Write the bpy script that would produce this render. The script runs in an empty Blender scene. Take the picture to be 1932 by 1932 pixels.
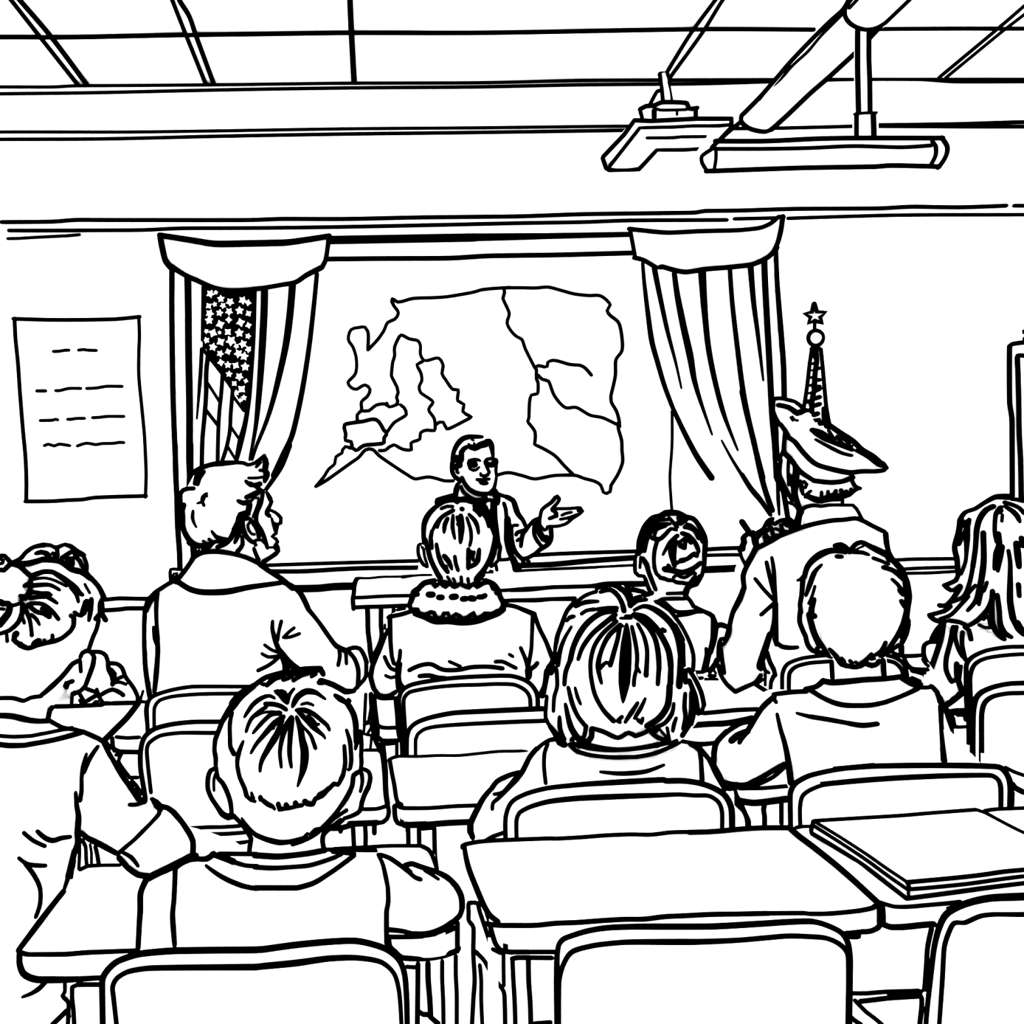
import bpy, math, random
import numpy as np
from mathutils import Vector, Matrix
from mathutils.geometry import delaunay_2d_cdt

# ---------------------------------------------------------------- camera, sky, exposure
F, H, VX, VY, N = 1700.0, 1.45, 700.0, 900.0, 1932.0     # focal length in pixels, eye height, vanishing point, frame
sc = bpy.context.scene
cam_data = bpy.data.cameras.new('camera')
cam = bpy.data.objects.new('camera', cam_data)
sc.collection.objects.link(cam)
cam.location = (0, 0, H)
cam.rotation_euler = (math.pi / 2, 0, 0)
cam_data.sensor_width = 36.0
cam_data.lens = F / N * 36.0
cam_data.shift_x = (N / 2 - VX) / N
cam_data.shift_y = (VY - N / 2) / N
cam_data.clip_start = 0.05
sc.camera = cam
world = bpy.data.worlds.new('white daylight')
sc.world = world
world.use_nodes = True
bg = world.node_tree.nodes['Background']
bg.inputs[0].default_value = (1, 1, 1, 1)
bg.inputs[1].default_value = 1.0
sc.view_settings.view_transform = 'Standard'
sc.view_settings.look = 'None'
sc.view_settings.gamma = 1.0
sc.view_settings.use_curve_mapping = False
sc.view_settings.exposure = 2.6
sc.cycles.max_bounces = 40
sc.cycles.diffuse_bounces = 40
sc.cycles.use_adaptive_sampling = True

# ---------------------------------------------------------------- materials
def white(name, a=0.955, b=0.985, scale=40.0):
    m = bpy.data.materials.new(name)
    m.use_nodes = True
    nt = m.node_tree
    p = nt.nodes['Principled BSDF']
    p.inputs['Roughness'].default_value = 1.0
    p.inputs['Specular IOR Level'].default_value = 0.0
    tex = nt.nodes.new('ShaderNodeTexNoise')
    tex.inputs['Scale'].default_value = scale
    ramp = nt.nodes.new('ShaderNodeValToRGB')
    ramp.color_ramp.elements[0].color = (a, a, a, 1)
    ramp.color_ramp.elements[1].color = (b, b, b, 1)
    nt.links.new(tex.outputs['Fac'], ramp.inputs['Fac'])
    nt.links.new(ramp.outputs['Color'], p.inputs['Base Color'])
    return m
MAT = {k: white('white ' + k, scale=s) for k, s in dict(plaster=12, wood=30, metal=60, cloth=90, paper=25, skin=70, hair=120).items()}
INK = bpy.data.materials.new('black ink')
INK.use_nodes = True
_p = INK.node_tree.nodes['Principled BSDF']
_p.inputs['Base Color'].default_value = (0, 0, 0, 1)
_p.inputs['Roughness'].default_value = 1.0
_p.inputs['Specular IOR Level'].default_value = 0.0
WS = 1.0          # pen width: factor and addition (pixels of the frame)
WA = 1.1

# ---------------------------------------------------------------- tracing: windows of the frame (left, top, zoom)
t1 = (0, 0, 2.972); t2 = (1100, 0, 2.322); t3 = (280, 420, 4.026); t4 = (560, 500, 4.2); t5 = (880, 500, 4.2)
t6 = (1170, 380, 3.714); t7 = (1400, 540, 3.632); t8 = (0, 560, 3.864)
A1 = (0, 966, 4); A2 = (320, 840, 4); A3 = (740, 780, 4.83); A4 = (640, 1040, 4); A5 = (966, 940, 4); A6 = (1300, 966, 4); A7 = (1449, 920, 4)
B1 = (0, 1449, 4); B2 = (320, 1140, 4); B3 = (483, 1449, 4); B4 = (840, 1260, 4); B5 = (966, 1449, 4); B6 = (1300, 1240, 4); B7 = (1449, 1449, 4); B8 = (0, 1160, 4)
PX = (0, 0, 1)

def pts(t, s):
    o = []
    for q in s.split():
        u, v = q.split(',')
        o.append((t[0] + float(u) / t[2], t[1] + float(v) / t[2]))
    return o
def poly(*a):
    o = []
    for k in range(0, len(a), 2):
        o += pts(a[k], a[k + 1])
    return o
def P(x, y, d):
    return Vector(((x - VX) * d / F, d, H - (y - VY) * d / F))
def Z(z):                                       # depth at which a pixel meets the level z
    return lambda x, y: (H - z) * F / (y - VY)
def fz(z, d):                                   # pixel row of level z at depth d
    return VY + (H - z) * F / d
def smooth(p, closed=False, step=5.0):
    n = len(p)
    if n < 3:
        a, b = p[0], p[-1]
        k = max(1, int(math.dist(a, b) / (step * 2)))
        return [(a[0] + (b[0] - a[0]) * i / k, a[1] + (b[1] - a[1]) * i / k) for i in range(k + 1)] if n == 2 else list(p)
    o = []
    for i in range(n if closed else n - 1):
        p0 = p[(i - 1) % n] if closed or i > 0 else p[0]
        p1, p2 = p[i], p[(i + 1) % n]
        p3 = p[(i + 2) % n] if closed or i + 2 < n else p[-1]
        L = math.dist(p1, p2)
        k = max(1, int(L / step))
        def tang(a, b, c):                       # tangent at b, softened at sharp corners
            v1 = (b[0] - a[0], b[1] - a[1]); v2 = (c[0] - b[0], c[1] - b[1])
            l1, l2 = math.hypot(*v1), math.hypot(*v2)
            if l1 < 1e-6 or l2 < 1e-6:
                return (0, 0)
            cs = (v1[0] * v2[0] + v1[1] * v2[1]) / (l1 * l2)
            g = min(l1, l2) * max(0.0, min(1.0, 0.6 + cs))
            s = (v1[0] / l1 + v2[0] / l2, v1[1] / l1 + v2[1] / l2)
            l = math.hypot(*s) or 1
            return (s[0] / l * g, s[1] / l * g)
        m1, m2 = tang(p0, p1, p2), tang(p1, p2, p3)
        for j in range(k):
            t = j / k
            a, b, c, d = 2*t**3 - 3*t*t + 1, t**3 - 2*t*t + t, -2*t**3 + 3*t*t, t**3 - t*t
            o.append((a*p1[0] + b*m1[0] + c*p2[0] + d*m2[0], a*p1[1] + b*m1[1] + c*p2[1] + d*m2[1]))
    if not closed:
        o.append(p[-1])
    return o

class Surf:                                     # a rounded solid swelling out of a traced outline
    def __init__(s, p, d, T, R):
        s.p = np.array(p, float); s.q = np.roll(s.p, -1, 0); s.d0 = d; s.T = T; s.R = R
        s.lo = s.p.min(0); s.hi = s.p.max(0)
    def base(s, x, y):
        return s.d0(x, y) if callable(s.d0) else s.d0
    def inside(s, x, y):
        if x < s.lo[0] or y < s.lo[1] or x > s.hi[0] or y > s.hi[1]:
            return False
        a, b = s.p, s.q
        c = (a[:, 1] > y) != (b[:, 1] > y)
        if not c.any():
            return False
        a, b = a[c], b[c]
        return bool((np.sum(x < (b[:, 0] - a[:, 0]) * (y - a[:, 1]) / (b[:, 1] - a[:, 1]) + a[:, 0])) % 2)
    def dist(s, x, y):
        ab = s.q - s.p; ap = np.array((x, y)) - s.p
        t = np.clip((ap * ab).sum(1) / np.maximum((ab * ab).sum(1), 1e-9), 0, 1)[:, None]
        return float(np.sqrt(((ap - ab * t) ** 2).sum(1).min()))
    def h(s, x, y):
        t = min(s.dist(x, y) / s.R, 1.0)
        return s.T * math.sqrt(max(0, 1 - (1 - t) ** 2))
    def __call__(s, x, y):
        return s.base(x, y) - (s.h(x, y) if s.inside(x, y) else 0)

def top_of(surfs, d):                           # nearest of several solids
    def f(x, y):
        k = [s(x, y) for s in surfs if s.inside(x, y)]
        return min(k) if k else surfs[0].base(x, y) if d is None else d
    return f

class Part:
    def __init__(s, mat, surfs=None, d=None):
        s.v, s.f, s.m, s.mat, s.surfs, s.d = [], [], [], mat, ([] if surfs is None else surfs), d
        s.mats = [MAT[mat], INK]
    def add(s, v, f, m=0):
        o = len(s.v)
        s.v += [Vector(q) for q in v]
        s.f += [tuple(i + o for i in q) for q in f]
        s.m += [m] * len(f)
    # --- solids
    def puff(s, p, d, T, R, back=None, step=None, keep=True, m=0, sm=True):
        p = smooth(p, True, 9.0) if sm else p
        sf = Surf(p, d, T, R)
        w, hgt = sf.hi - sf.lo
        step = step or max(4.0, max(w, hgt) / 34)
        V = [Vector(q) for q in p]
        E = [(i, (i + 1) % len(p)) for i in range(len(p))]
        y = sf.lo[1] + step / 2
        r = 0
        while y < sf.hi[1]:
            x = sf.lo[0] + step * (0.5 if r % 2 else 1.0)
            while x < sf.hi[0]:
                if sf.inside(x, y) and sf.dist(x, y) > step * 0.35:
                    V.append(Vector((x, y)))
                x += step
            y += step * 0.87; r += 1
        ov, oe, of, *_ = delaunay_2d_cdt(V, E, [], 1, 1e-4)
        front, bk, vs = [], [], []
        for q in ov:
            b = sf.base(q.x, q.y)
            hh = sf.h(q.x, q.y) if sf.dist(q.x, q.y) > 0.05 else 0.0
            front.append(len(vs)); vs.append(P(q.x, q.y, b - hh))
            if hh == 0.0:
                bk.append(front[-1])
            else:
                k = hh if back is None else hh / sf.T * back
                bk.append(len(vs)); vs.append(P(q.x, q.y, b + k))
        fs = []
        for t in of:
            fs.append(tuple(front[i] for i in t))
            fs.append(tuple(bk[i] for i in reversed(t)))
        s.add(vs, fs, m)
        if keep:
            s.surfs.append(sf)
        return sf
    def plate(s, p, d, t, m=0, sm=False):       # upright board of thickness t
        p = smooth(p, True, 6.0) if sm else p
        ov, oe, of, *_ = delaunay_2d_cdt([Vector(q) for q in p], [(i, (i + 1) % len(p)) for i in range(len(p))], [], 1, 1e-4)
        fr = [P(q.x, q.y, d(q.x, q.y) if callable(d) else d) for q in ov]
        s.extrude(fr, of, oe, Vector((0, t, 0)), m)
    def slab(s, p, z, t, m=0, sm=False):        # level board whose top is at z
        p = smooth(p, True, 8.0) if sm else p
        ov, oe, of, *_ = delaunay_2d_cdt([Vector(q) for q in p], [(i, (i + 1) % len(p)) for i in range(len(p))], [], 1, 1e-4)
        zz = Z(z)
        s.extrude([P(q.x, q.y, zz(q.x, q.y)) for q in ov], of, oe, Vector((0, 0, -t)), m)
    def extrude(s, fr, faces, edges, vec, m=0, rear=None):
        n = len(fr)
        fs = [tuple(q) for q in faces] + [tuple(i + n for i in reversed(q)) for q in faces]
        cnt = {}
        for q in faces:
            for a, b in zip(q, list(q[1:]) + [q[0]]):
                cnt[(a, b)] = 1
        for a, b in cnt:
            if (b, a) not in cnt:
                fs.append((b, a, a + n, b + n))
        s.add(fr + (rear or [q + vec for q in fr]), fs, m)
    def box(s, lo, hi, m=0, bev=0.0):
        x0, y0, z0 = lo; x1, y1, z1 = hi
        b = min(bev, (x1 - x0) / 3, (y1 - y0) / 3)
        ring = [(x0 + b, y0), (x1 - b, y0), (x1, y0 + b), (x1, y1 - b), (x1 - b, y1), (x0 + b, y1), (x0, y1 - b), (x0, y0 + b)] if b else [(x0, y0), (x1, y0), (x1, y1), (x0, y1)]
        n = len(ring)
        s.add([(x, y, z0) for x, y in ring] + [(x, y, z1) for x, y in ring],
              [tuple(reversed(range(n))), tuple(range(n, 2 * n))] + [(i, (i + 1) % n, (i + 1) % n + n, i + n) for i in range(n)], m)
    def tube(s, p, r, m=0, n=10, closed=False, cap=True):
        p = [Vector(q) for q in p]
        r = list(r) if hasattr(r, '__len__') else [r] * len(p)
        if len(p) == 1:
            p = [p[0], p[0] + Vector((r[0] * 0.2, 0, 0))]; r = r * 2
        k = len(p)
        rings = []
        nrm = None
        def tan(i):
            a = p[i - 1] if i > 0 or closed else p[i]
            b = p[(i + 1) % k] if i < k - 1 or closed else p[i]
            v = b - a
            return v.normalized() if v.length > 1e-9 else Vector((0, 0, 1))
        seq = [(p[i], r[i], tan(i)) for i in range(k)]
        if cap and not closed:
            a, b = seq[0], seq[-1]
            seq = [(a[0] - a[2] * a[1] * 0.95, a[1] * 0.3, a[2]), (a[0] - a[2] * a[1] * 0.65, a[1] * 0.75, a[2])] + seq + \
                  [(b[0] + b[2] * b[1] * 0.65, b[1] * 0.75, b[2]), (b[0] + b[2] * b[1] * 0.95, b[1] * 0.3, b[2])]
        vs = []
        for c, rad, t in seq:
            if nrm is None:
                nrm = t.orthogonal().normalized()
            nrm = nrm - t * nrm.dot(t)
            nrm = nrm.normalized() if nrm.length > 1e-6 else t.orthogonal().normalized()
            bn = t.cross(nrm)
            vs += [c + (nrm * math.cos(2 * math.pi * j / n) + bn * math.sin(2 * math.pi * j / n)) * rad for j in range(n)]
        L = len(seq)
        fs = []
        for i in range(L if closed else L - 1):
            for j in range(n):
                a, b = i * n + j, i * n + (j + 1) % n
                c, d = ((i + 1) % L) * n + (j + 1) % n, ((i + 1) % L) * n + j
                fs.append((a, b, c, d))
        if not closed:
            fs += [tuple(reversed(range(n))), tuple(range((L - 1) * n, L * n))]
        s.add(vs, fs, m)
    def ball(s, c, rx, ry=None, rz=None, m=0, n=14, k=9):
        ry = ry or rx; rz = rz or rx
        c = Vector(c)
        vs = [c + Vector((0, 0, rz))]
        for i in range(1, k):
            a = math.pi * i / k
            vs += [c + Vector((rx * math.sin(a) * math.cos(2 * math.pi * j / n), ry * math.sin(a) * math.sin(2 * math.pi * j / n), rz * math.cos(a))) for j in range(n)]
        vs.append(c - Vector((0, 0, rz)))
        fs = [(0, 1 + j, 1 + (j + 1) % n) for j in range(n)]
        for i in range(k - 2):
            for j in range(n):
                fs.append((1 + i * n + j, 1 + (i + 1) * n + j, 1 + (i + 1) * n + (j + 1) % n, 1 + i * n + (j + 1) % n))
        e = len(vs) - 1
        fs += [(e, 1 + (k - 2) * n + (j + 1) % n, 1 + (k - 2) * n + j) for j in range(n)]
        s.add(vs, fs, m)
    # --- ink lines lying on the surface
    def line(s, p, w, d=None, sm=True, lift=0.0, closed=False):
        over = d is None
        if d is None:
            d = top_of(s.surfs, s.d)
        if not callable(d):
            k = d; d = lambda x, y: k
        q = smooth(p, closed) if sm else [c for a, b in zip(p, p[1:]) for c in smooth([a, b])[:-1]] + [p[-1]]
        n = len(q)
        g = max(w if isinstance(w, (list, tuple)) else [w]) * 0.42
        dep = [min(d(x, y), d(x + g, y), d(x - g, y), d(x, y + g), d(x, y - g)) if over else d(x, y) for x, y in q]
        for _ in range(2):
            dep = [min(dep[i], (dep[max(i - 1, 0)] + dep[i] + dep[min(i + 1, n - 1)]) / 3) for i in range(n)]
        ws = w if isinstance(w, (list, tuple)) else [w]
        rad = []
        for i in range(n):
            if len(ws) == 1:
                ww = ws[0]
            else:
                g = i / max(n - 1, 1) * (len(ws) - 1); a = min(int(g), len(ws) - 2)
                ww = ws[a] + (ws[a + 1] - ws[a]) * (g - a)
            rad.append((ww * WS + WA) / 2 * dep[i] / F)
        p3 = [P(x, y, e - r * 0.9 - lift) for (x, y), e, r in zip(q, dep, rad)]
        if not closed and n > 1:                 # the round ends stay within the traced length
            for a, b in ((0, 1), (-1, -2)):
                v = p3[b] - p3[a]
                if v.length > rad[a] * 1.2:
                    p3[a] = p3[a] + v.normalized() * rad[a] * 0.5
        s.tube(p3, rad, 1, 8, closed)
    def inks(s, t, text, d=None, sm=True, lift=0.0):
        for row in text.strip().splitlines():
            row = row.strip()
            if not row:
                continue
            w, body = row.split(':')
            closed = body.strip().endswith('@')
            s.line(pts(t, body.replace('@', '')), [float(q) for q in w.split('>')], d, sm, lift, closed)
    def fill(s, p, d=None, t=0.004, m=1, sm=False):  # a flat dark patch lying on the surface
        if d is None:
            d = top_of(s.surfs, s.d)
        e = (lambda x, y: d(x, y) - t) if callable(d) else d - t
        s.plate(p, e, t * 1.5, m, sm)
    # --- link
    def build(s, name, parent=None, base=None, remesh=0.0):
        if remesh:
            s.remesh(remesh)
        b = Vector(parent['_b']) if parent is not None else Vector(base or (0, 0, 0))
        me = bpy.data.meshes.new(name)
        me.from_pydata([v - b for v in s.v], [], s.f)
        for q in s.mats:
            me.materials.append(q)
        me.polygons.foreach_set('material_index', s.m)
        me.polygons.foreach_set('use_smooth', [True] * len(s.m) if remesh else [False] * len(s.m))
        me.update()
        o = bpy.data.objects.new(name, me)
        sc.collection.objects.link(o)
        if parent is not None:
            o.parent = parent
        else:
            o.location = b
        o['_b'] = tuple(b)
        return o
    def remesh(s, vox):
        wf = [f for f, m in zip(s.f, s.m) if m == 0]
        inkf = [f for f, m in zip(s.f, s.m) if m == 1]
        me = bpy.data.meshes.new('tmp')
        me.from_pydata(s.v, [], wf)
        o = bpy.data.objects.new('tmp', me)
        sc.collection.objects.link(o)
        md = o.modifiers.new('r', 'REMESH'); md.mode = 'VOXEL'; md.voxel_size = vox
        sm_ = o.modifiers.new('s', 'SMOOTH'); sm_.factor = 0.5; sm_.iterations = 2
        dg = bpy.context.evaluated_depsgraph_get()
        ev = o.evaluated_get(dg); em = ev.to_mesh()
        nv = [v.co.copy() for v in em.vertices]; nf = [tuple(q.vertices) for q in em.polygons]
        ev.to_mesh_clear()
        bpy.data.objects.remove(o); bpy.data.meshes.remove(me)
        used = sorted({i for f in inkf for i in f}); mp = {i: k + len(nv) for k, i in enumerate(used)}
        iv = [s.v[i] for i in used]
        s.v = nv + iv
        s.f = nf + [tuple(mp[i] for i in f) for f in inkf]
        s.m = [0] * len(nf) + [1] * len(inkf)

def thing(name, label, cat, base, group=None):
    o = bpy.data.objects.new(name, None)
    sc.collection.objects.link(o)
    o.location = base; o['_b'] = tuple(base); o.empty_display_size = 0.1
    return tag(o, label, cat, group)
def tag(o, label, cat, group=None):
    o['label'] = label; o['category'] = cat
    if group:
        o['group'] = group
    return o
def struct(o):
    o['kind'] = 'structure'
    return o

# ================================================================ THE ROOM
WALL, CEIL = 4.7, 3.5
def quick(name, mat, lo, hi, kind=True):
    p = Part(mat); p.box(lo, hi); o = p.build(name)
    return struct(o) if kind else o
quick('floor', 'wood', (-6, -1.5, -0.1), (8, WALL + .15, 0))
quick('wall_front', 'plaster', (-6, WALL, 0), (8, WALL + .15, CEIL + .1))
quick('ceiling', 'plaster', (-6, -0.5, CEIL), (8, WALL, CEIL + .1))
zc = Z(CEIL - 0.012)
trim_n = [0]
def trim(part):
    trim_n[0] += 1
    return struct(part.build('trim_%d' % trim_n[0]))
# ceiling grid: slim bars running from the wall towards us, joints running across
for left, right, w in (("-330,-500 62,0 215,195 440,480", "-317,-500 110,0 285,205 490,480", 8), ("768,-500 965,0 1040,190 1155,475", "800,-500 1005,0 1060,90 1095,190 1200,475", 8)):
    q = Part('metal'); a, b = pts(t1, left), pts(t1, right)
    q.slab(a + b[::-1], CEIL - .012, -.012 - .001)
    q.line(a, w, zc); q.line(b, w + 1, zc); trim(q)
for left, right, w in (("946,-500 580,0 470,150 365,322", "960,-500 612,0 525,140 383,337", 7), ("2540,-500 1940,20 1830,115 1560,340", "2600,-460 1940,58 1840,135 1590,340", 6)):
    q = Part('metal'); a, b = pts(t2, left), pts(t2, right)
    q.slab(a + b[::-1], CEIL - .012, -.012 - .001)
    q.line(a, w, zc); q.line(b, w, zc); trim(q)
q = Part('metal'); a = pts(PX, "650,-220 660,-6 663,60 668,153"); q.slab([(x - 4, y) for x, y in a] + [(x + 4, y) for x, y in a[::-1]], CEIL - .012, -.013); q.line(a, 10.5, zc); trim(q)
q = Part('metal')
a = pts(PX, "-1200,84 -6,70 135,70 240,68 340,66 500,64 650,62 900,62 1200,57 1340,55 1535,56"); q.line(a, [8, 8.5, 7.5], zc)
q.line(pts(PX, "1645,55 1800,54 1938,54 3200,40"), 7, zc)
q.slab(pts(PX, "-1200,82 -6,68 400,66 900,61 1535,55 3200,39 3200,42 1940,56 1535,58 900,64 400,69 -6,72 -1200,86"), CEIL - .012, -.013); trim(q)
# cornice: the moulding where the ceiling meets the front wall
q = Part('plaster')
q.plate(pts(PX, "-1200,180 -20,165 300,161 650,157 1100,152 1330,152 3200,131 3200,216 1952,236 1700,236 1400,241 1175,243 650,249 200,257 -20,258 -1200,270"), 4.64, .06)
q.inks(PX, """5.5: -1200,179 -6,164 100,164 140,162 400,160 650,157 900,156 1100,152 1330,151 1938,147 3200,132
6: -1200,192 -6,177 170,175 400,170 650,166 900,164 1100,160 1320,158 1460,154 1600,150 1740,150 1800,154 1938,154 3200,150
5.5: -1200,262 -6,249 240,249 400,247 650,243 900,241 1180,238 1330,240
6.5: -1200,276 -6,263 200,262 420,257 650,253 900,250 1175,246 1330,243 1460,242 1620,238
7: 1650,236 1800,234 1938,230 3200,214
7: 1650,238 1820,239 1938,239 3200,232""", 4.64); trim(q)
# picture rail across the front wall
q = Part('wood')
q.plate(pts(PX, "3,419 200,415 650,413 1100,403 1500,394 1938,387 3200,370 3200,388 1938,405 1695,407 1485,412 1186,417 650,428 270,434 17,435"), 4.66, .04)
q.inks(PX, """7.5: 3,419 100,418 140,415 200,415 470,415 530,413 650,413 800,410 980,408 1100,404 1310,401 1330,398 1400,397 1500,394 1660,393 1720,390 1810,391 1898,388
7: 1914,388 1938,388 3200,371
7: 17,435 84,435 270,434 337,431 505,430 650,428 800,425 980,421 1100,419 1186,416 1371,415
6.5: 1384,413 1478,411
6.5: 1487,412 1695,406 1940,405 3200,389""", 4.66)
q.inks(t1, "5.5: 44,1338 100,1337 200,1331 380,1322 445,1316", 4.69); trim(q)
# chalk ledge along the wall
def ledge(outline, text, d=4.62):
    q = Part('wood'); q.plate(pts(PX, outline), d, WALL - d - .002); q.inks(PX, text, d); trim(q)
ledge("-1200,1172 -20,1136 195,1131 330,1126 330,1148 195,1152 -20,1158 -1200,1194", """7.5: -1200,1170 -20,1138 190,1132 225,1129 290,1129 330,1117 400,1095 480,1070
8: -1200,1192 -20,1158 190,1152 225,1150 240,1148 290,1148""")
ledge("470,1068 540,1066 800,1060 1010,1047 1203,1039 1460,1033 1460,1073 1331,1076 1010,1092 667,1108 470,1113", """6.5: 490,1067 545,1065 640,1062 750,1059 830,1057 1000,1048
8: 505,1078 570,1078 640,1074 690,1072 790,1071 840,1069 975,1067
7: 1000,1048 1050,1045 1100,1043 1200,1040 1210,1039
10: 975,1067 1040,1065 1115,1058 1203,1052
14: 540,1111 600,1110 630,1107 670,1106
7.5: 1328,1037 1360,1035 1402,1034 1540,1044 1690,1057
6: 1330,1048 1400,1047 1540,1058 1690,1073
13: 1328,1075 1375,1073 1415,1071""")
ledge("1460,1035 1660,1058 1740,1056 1830,1054 3200,1030 3200,1060 1830,1080 1700,1083 1660,1084 1460,1073", """6.5: 1686,1057 1720,1055 1812,1054 3200,1030
6: 1700,1074 1735,1072 1812,1070 3200,1050
5.5: 1706,1082 1755,1081 1812,1078 3200,1060""")

# ================================================================ ON THE WALL
q = Part('paper')
q.plate(pts(t8, "108,160 560,165 850,160 1010,145 1013,290 1012,580 1030,790 1055,1100 1065,1300 1060,1455 830,1460 600,1478 380,1490 190,1492 190,1350 180,1170 160,950 140,700 125,480 112,300"), 4.685, .012)
q.inks(t8, """7: 98,160 330,167 560,168 850,162 1018,145
7: 105,158 112,300 130,480 145,700 165,950 185,1170 192,1350 190,1492
6: 1012,145 1016,290 1012,400 1012,580 1032,790 1052,1000 1060,1150 1065,1300 1060,1460
7: 185,1492 380,1490 500,1482 600,1478 680,1465 830,1458 1065,1452
5.5: 383,398 430,397 470,390 508,389
5.5: 567,390 610,384 640,389 708,391
6: 262,686 338,686
5.5: 400,684 435,684 500,668 588,668
5.5: 632,668 700,665 770,653 890,653
5.5: 294,902 380,900 405,893 426,898
5.5: 487,893 520,893 550,887 615,886
5.5: 669,881 720,879 780,872 902,872
5.5: 318,1087 350,1074 395,1087 430,1074 508,1085
5.5: 565,1087 630,1067 700,1078 740,1070 830,1068 870,1061 908,1063""", 4.685)
tag(q.build('poster', base=P(150, 780, 4.69)), 'white paper poster with four rows of dashed writing, hung on the wall at the left', 'poster')

fr = thing('picture_frame', 'tall framed picture hung on the wall, cut by the right edge', 'picture', P(2010, 800, 4.69))
q = Part('wood')
q.plate(pts(t7, "1930,385 1850,395 1833,410 1833,800 1850,1000 1855,1500 2700,1500 2700,385"), 4.66, .035)
q.inks(t7, """8: 1852,1500 2700,1500 2702,1000 2700,383 2300,380 1990,383 1930,385 1850,397 1834,410 1834,800 1848,900 1850,1000 1852,1440
5: 1930,300 1932,325
4: 1932,350 1932,385""", 4.66)
q.build('frame', fr)
q = Part('paper')
q.plate(pts(t7, "1890,478 2640,478 2640,1450 1912,1450 1900,1000 1890,600"), 4.655, .03)
q.inks(t7, "8: 1914,1452 2640,1452 2640,1000 2640,478 2300,477 1990,476 1932,476 1890,476 1892,600 1897,800 1900,1000 1910,1200 1914,1450", 4.655)
q.build('canvas', fr)

# wall map under the curtain rail
wm = thing('wall_map', 'wide pull-down wall map of countries between the two curtains', 'map', P(930, 1020, 4.68))
q = Part('paper', d=4.68)
q.plate(pts(PX, "560,485 1267,478 1267,1030 560,1040"), 4.68, .01)
q.inks(t4, """6: 757,262 752,290 770,325 805,380 775,430 720,455 690,520 640,592 565,672
6: 563,672 567,570 562,525 540,492 490,495 430,512 408,590 445,650 472,745 465,860 405,930 430,970 472,985 540,950 580,985 560,1040 512,1085 513,1150 478,1187 483,1240
6: 757,265 800,293 830,290 920,265 1100,258 1200,250 1400,215 1470,195 1600,183 1690,178
6: 790,1105 800,1080 790,1050 803,1010 795,970 750,880 750,860 760,770 775,720 775,650 825,555 890,585 960,600 980,640 980,710 1010,757 1060,750 1125,738 1160,800 1150,860 1180,910 1235,985 1280,990 1275,1075 1325,1105 1315,1160 1385,1205 1320,1240 1190,1300 1160,1245 1130,1245 1098,1268
6: 1000,765 952,790 985,860 990,920 970,960 980,1010 1080,1085 1045,1145 1090,1220 1092,1312 1030,1308 980,1330 975,1380 905,1410 910,1465 840,1460 770,1425 735,1440 700,1468 655,1470
6: 515,1155 570,1155 630,1110 700,1102 735,1125 800,1102
6: 818,1105 850,1130 868,1185 770,1250 720,1320
7: 715,1330 690,1310 630,1226 520,1240 380,1263 375,1290 388,1340 385,1390 430,1400 440,1450 470,1470 530,1430 600,1422 690,1410 692,1370 715,1335
6: 430,1455 385,1438 362,1465 358,1490 310,1520 300,1575 250,1620 220,1670 150,1755
6: 150,1755 230,1710 440,1560 490,1525 545,1465 600,1462 650,1510 780,1600 880,1665 935,1695 1050,1680 1170,1710 1240,1710
7: 710,1090 715,1110""", 4.68)
q.inks(t5, """6: 285,180 440,180 550,182 650,175 850,228 970,242 1065,245 1140,315 1115,360 1140,400 1205,455 1232,570 1232,680 1185,750 1180,880 1145,1040 1150,1090 1190,1160 1213,1250 1203,1290 1230,1390 1233,1470 1238,1560 1200,1660 1145,1750 1140,1795 1110,1812 1085,1800 1065,1745 1020,1715 930,1690 870,1668 700,1668 540,1695 440,1668 330,1645 245,1665
6: 298,185 302,220 290,265 340,385 322,460 360,530 400,568 440,590 465,660 540,810 555,830
6: 555,830 555,905 567,930 563,1020 515,1030 500,1090 495,1210 486,1240 543,1320 543,1400 540,1420 600,1450 700,1510 780,1595 855,1668
6: 540,815 570,797 620,808 640,805 645,770 690,755 740,765 820,788 900,795 940,815 990,872
6: 565,868 600,905 650,920 700,1040 785,1130 870,1128 980,1190 1080,1210 1205,1270
9: 1200,1250 1210,1275""", 4.68)
q.line(pts(PX, "1268,776 1268,838 1264,900 1266,940 1268,966"), 5, 4.68)
q.build('map_sheet', wm)
q = Part('wood')
q.box((P(556, 0, 4.66).x, 4.655, P(0, 1046, 4.68).z), (P(1272, 0, 4.66).x, 4.69, P(0, 1032, 4.68).z)); q.build('bottom_rod', wm)

q = Part('wood')
q.plate(pts(PX, "560,452 900,447 1230,441 1230,478 900,486 560,492"), 4.6, .07)
q.inks(PX, """15.5: 614,453 900,448
15.5>11>9: 880,448 1000,446 1192,442
9: 608,489 700,488 850,487 920,483 1050,481 1202,477
4: 625,450 632,455""", 4.6)
tag(q.build('curtain_rail', base=P(900, 470, 4.66)), 'long flat curtain rail board above the wall map', 'curtain rail')

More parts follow.
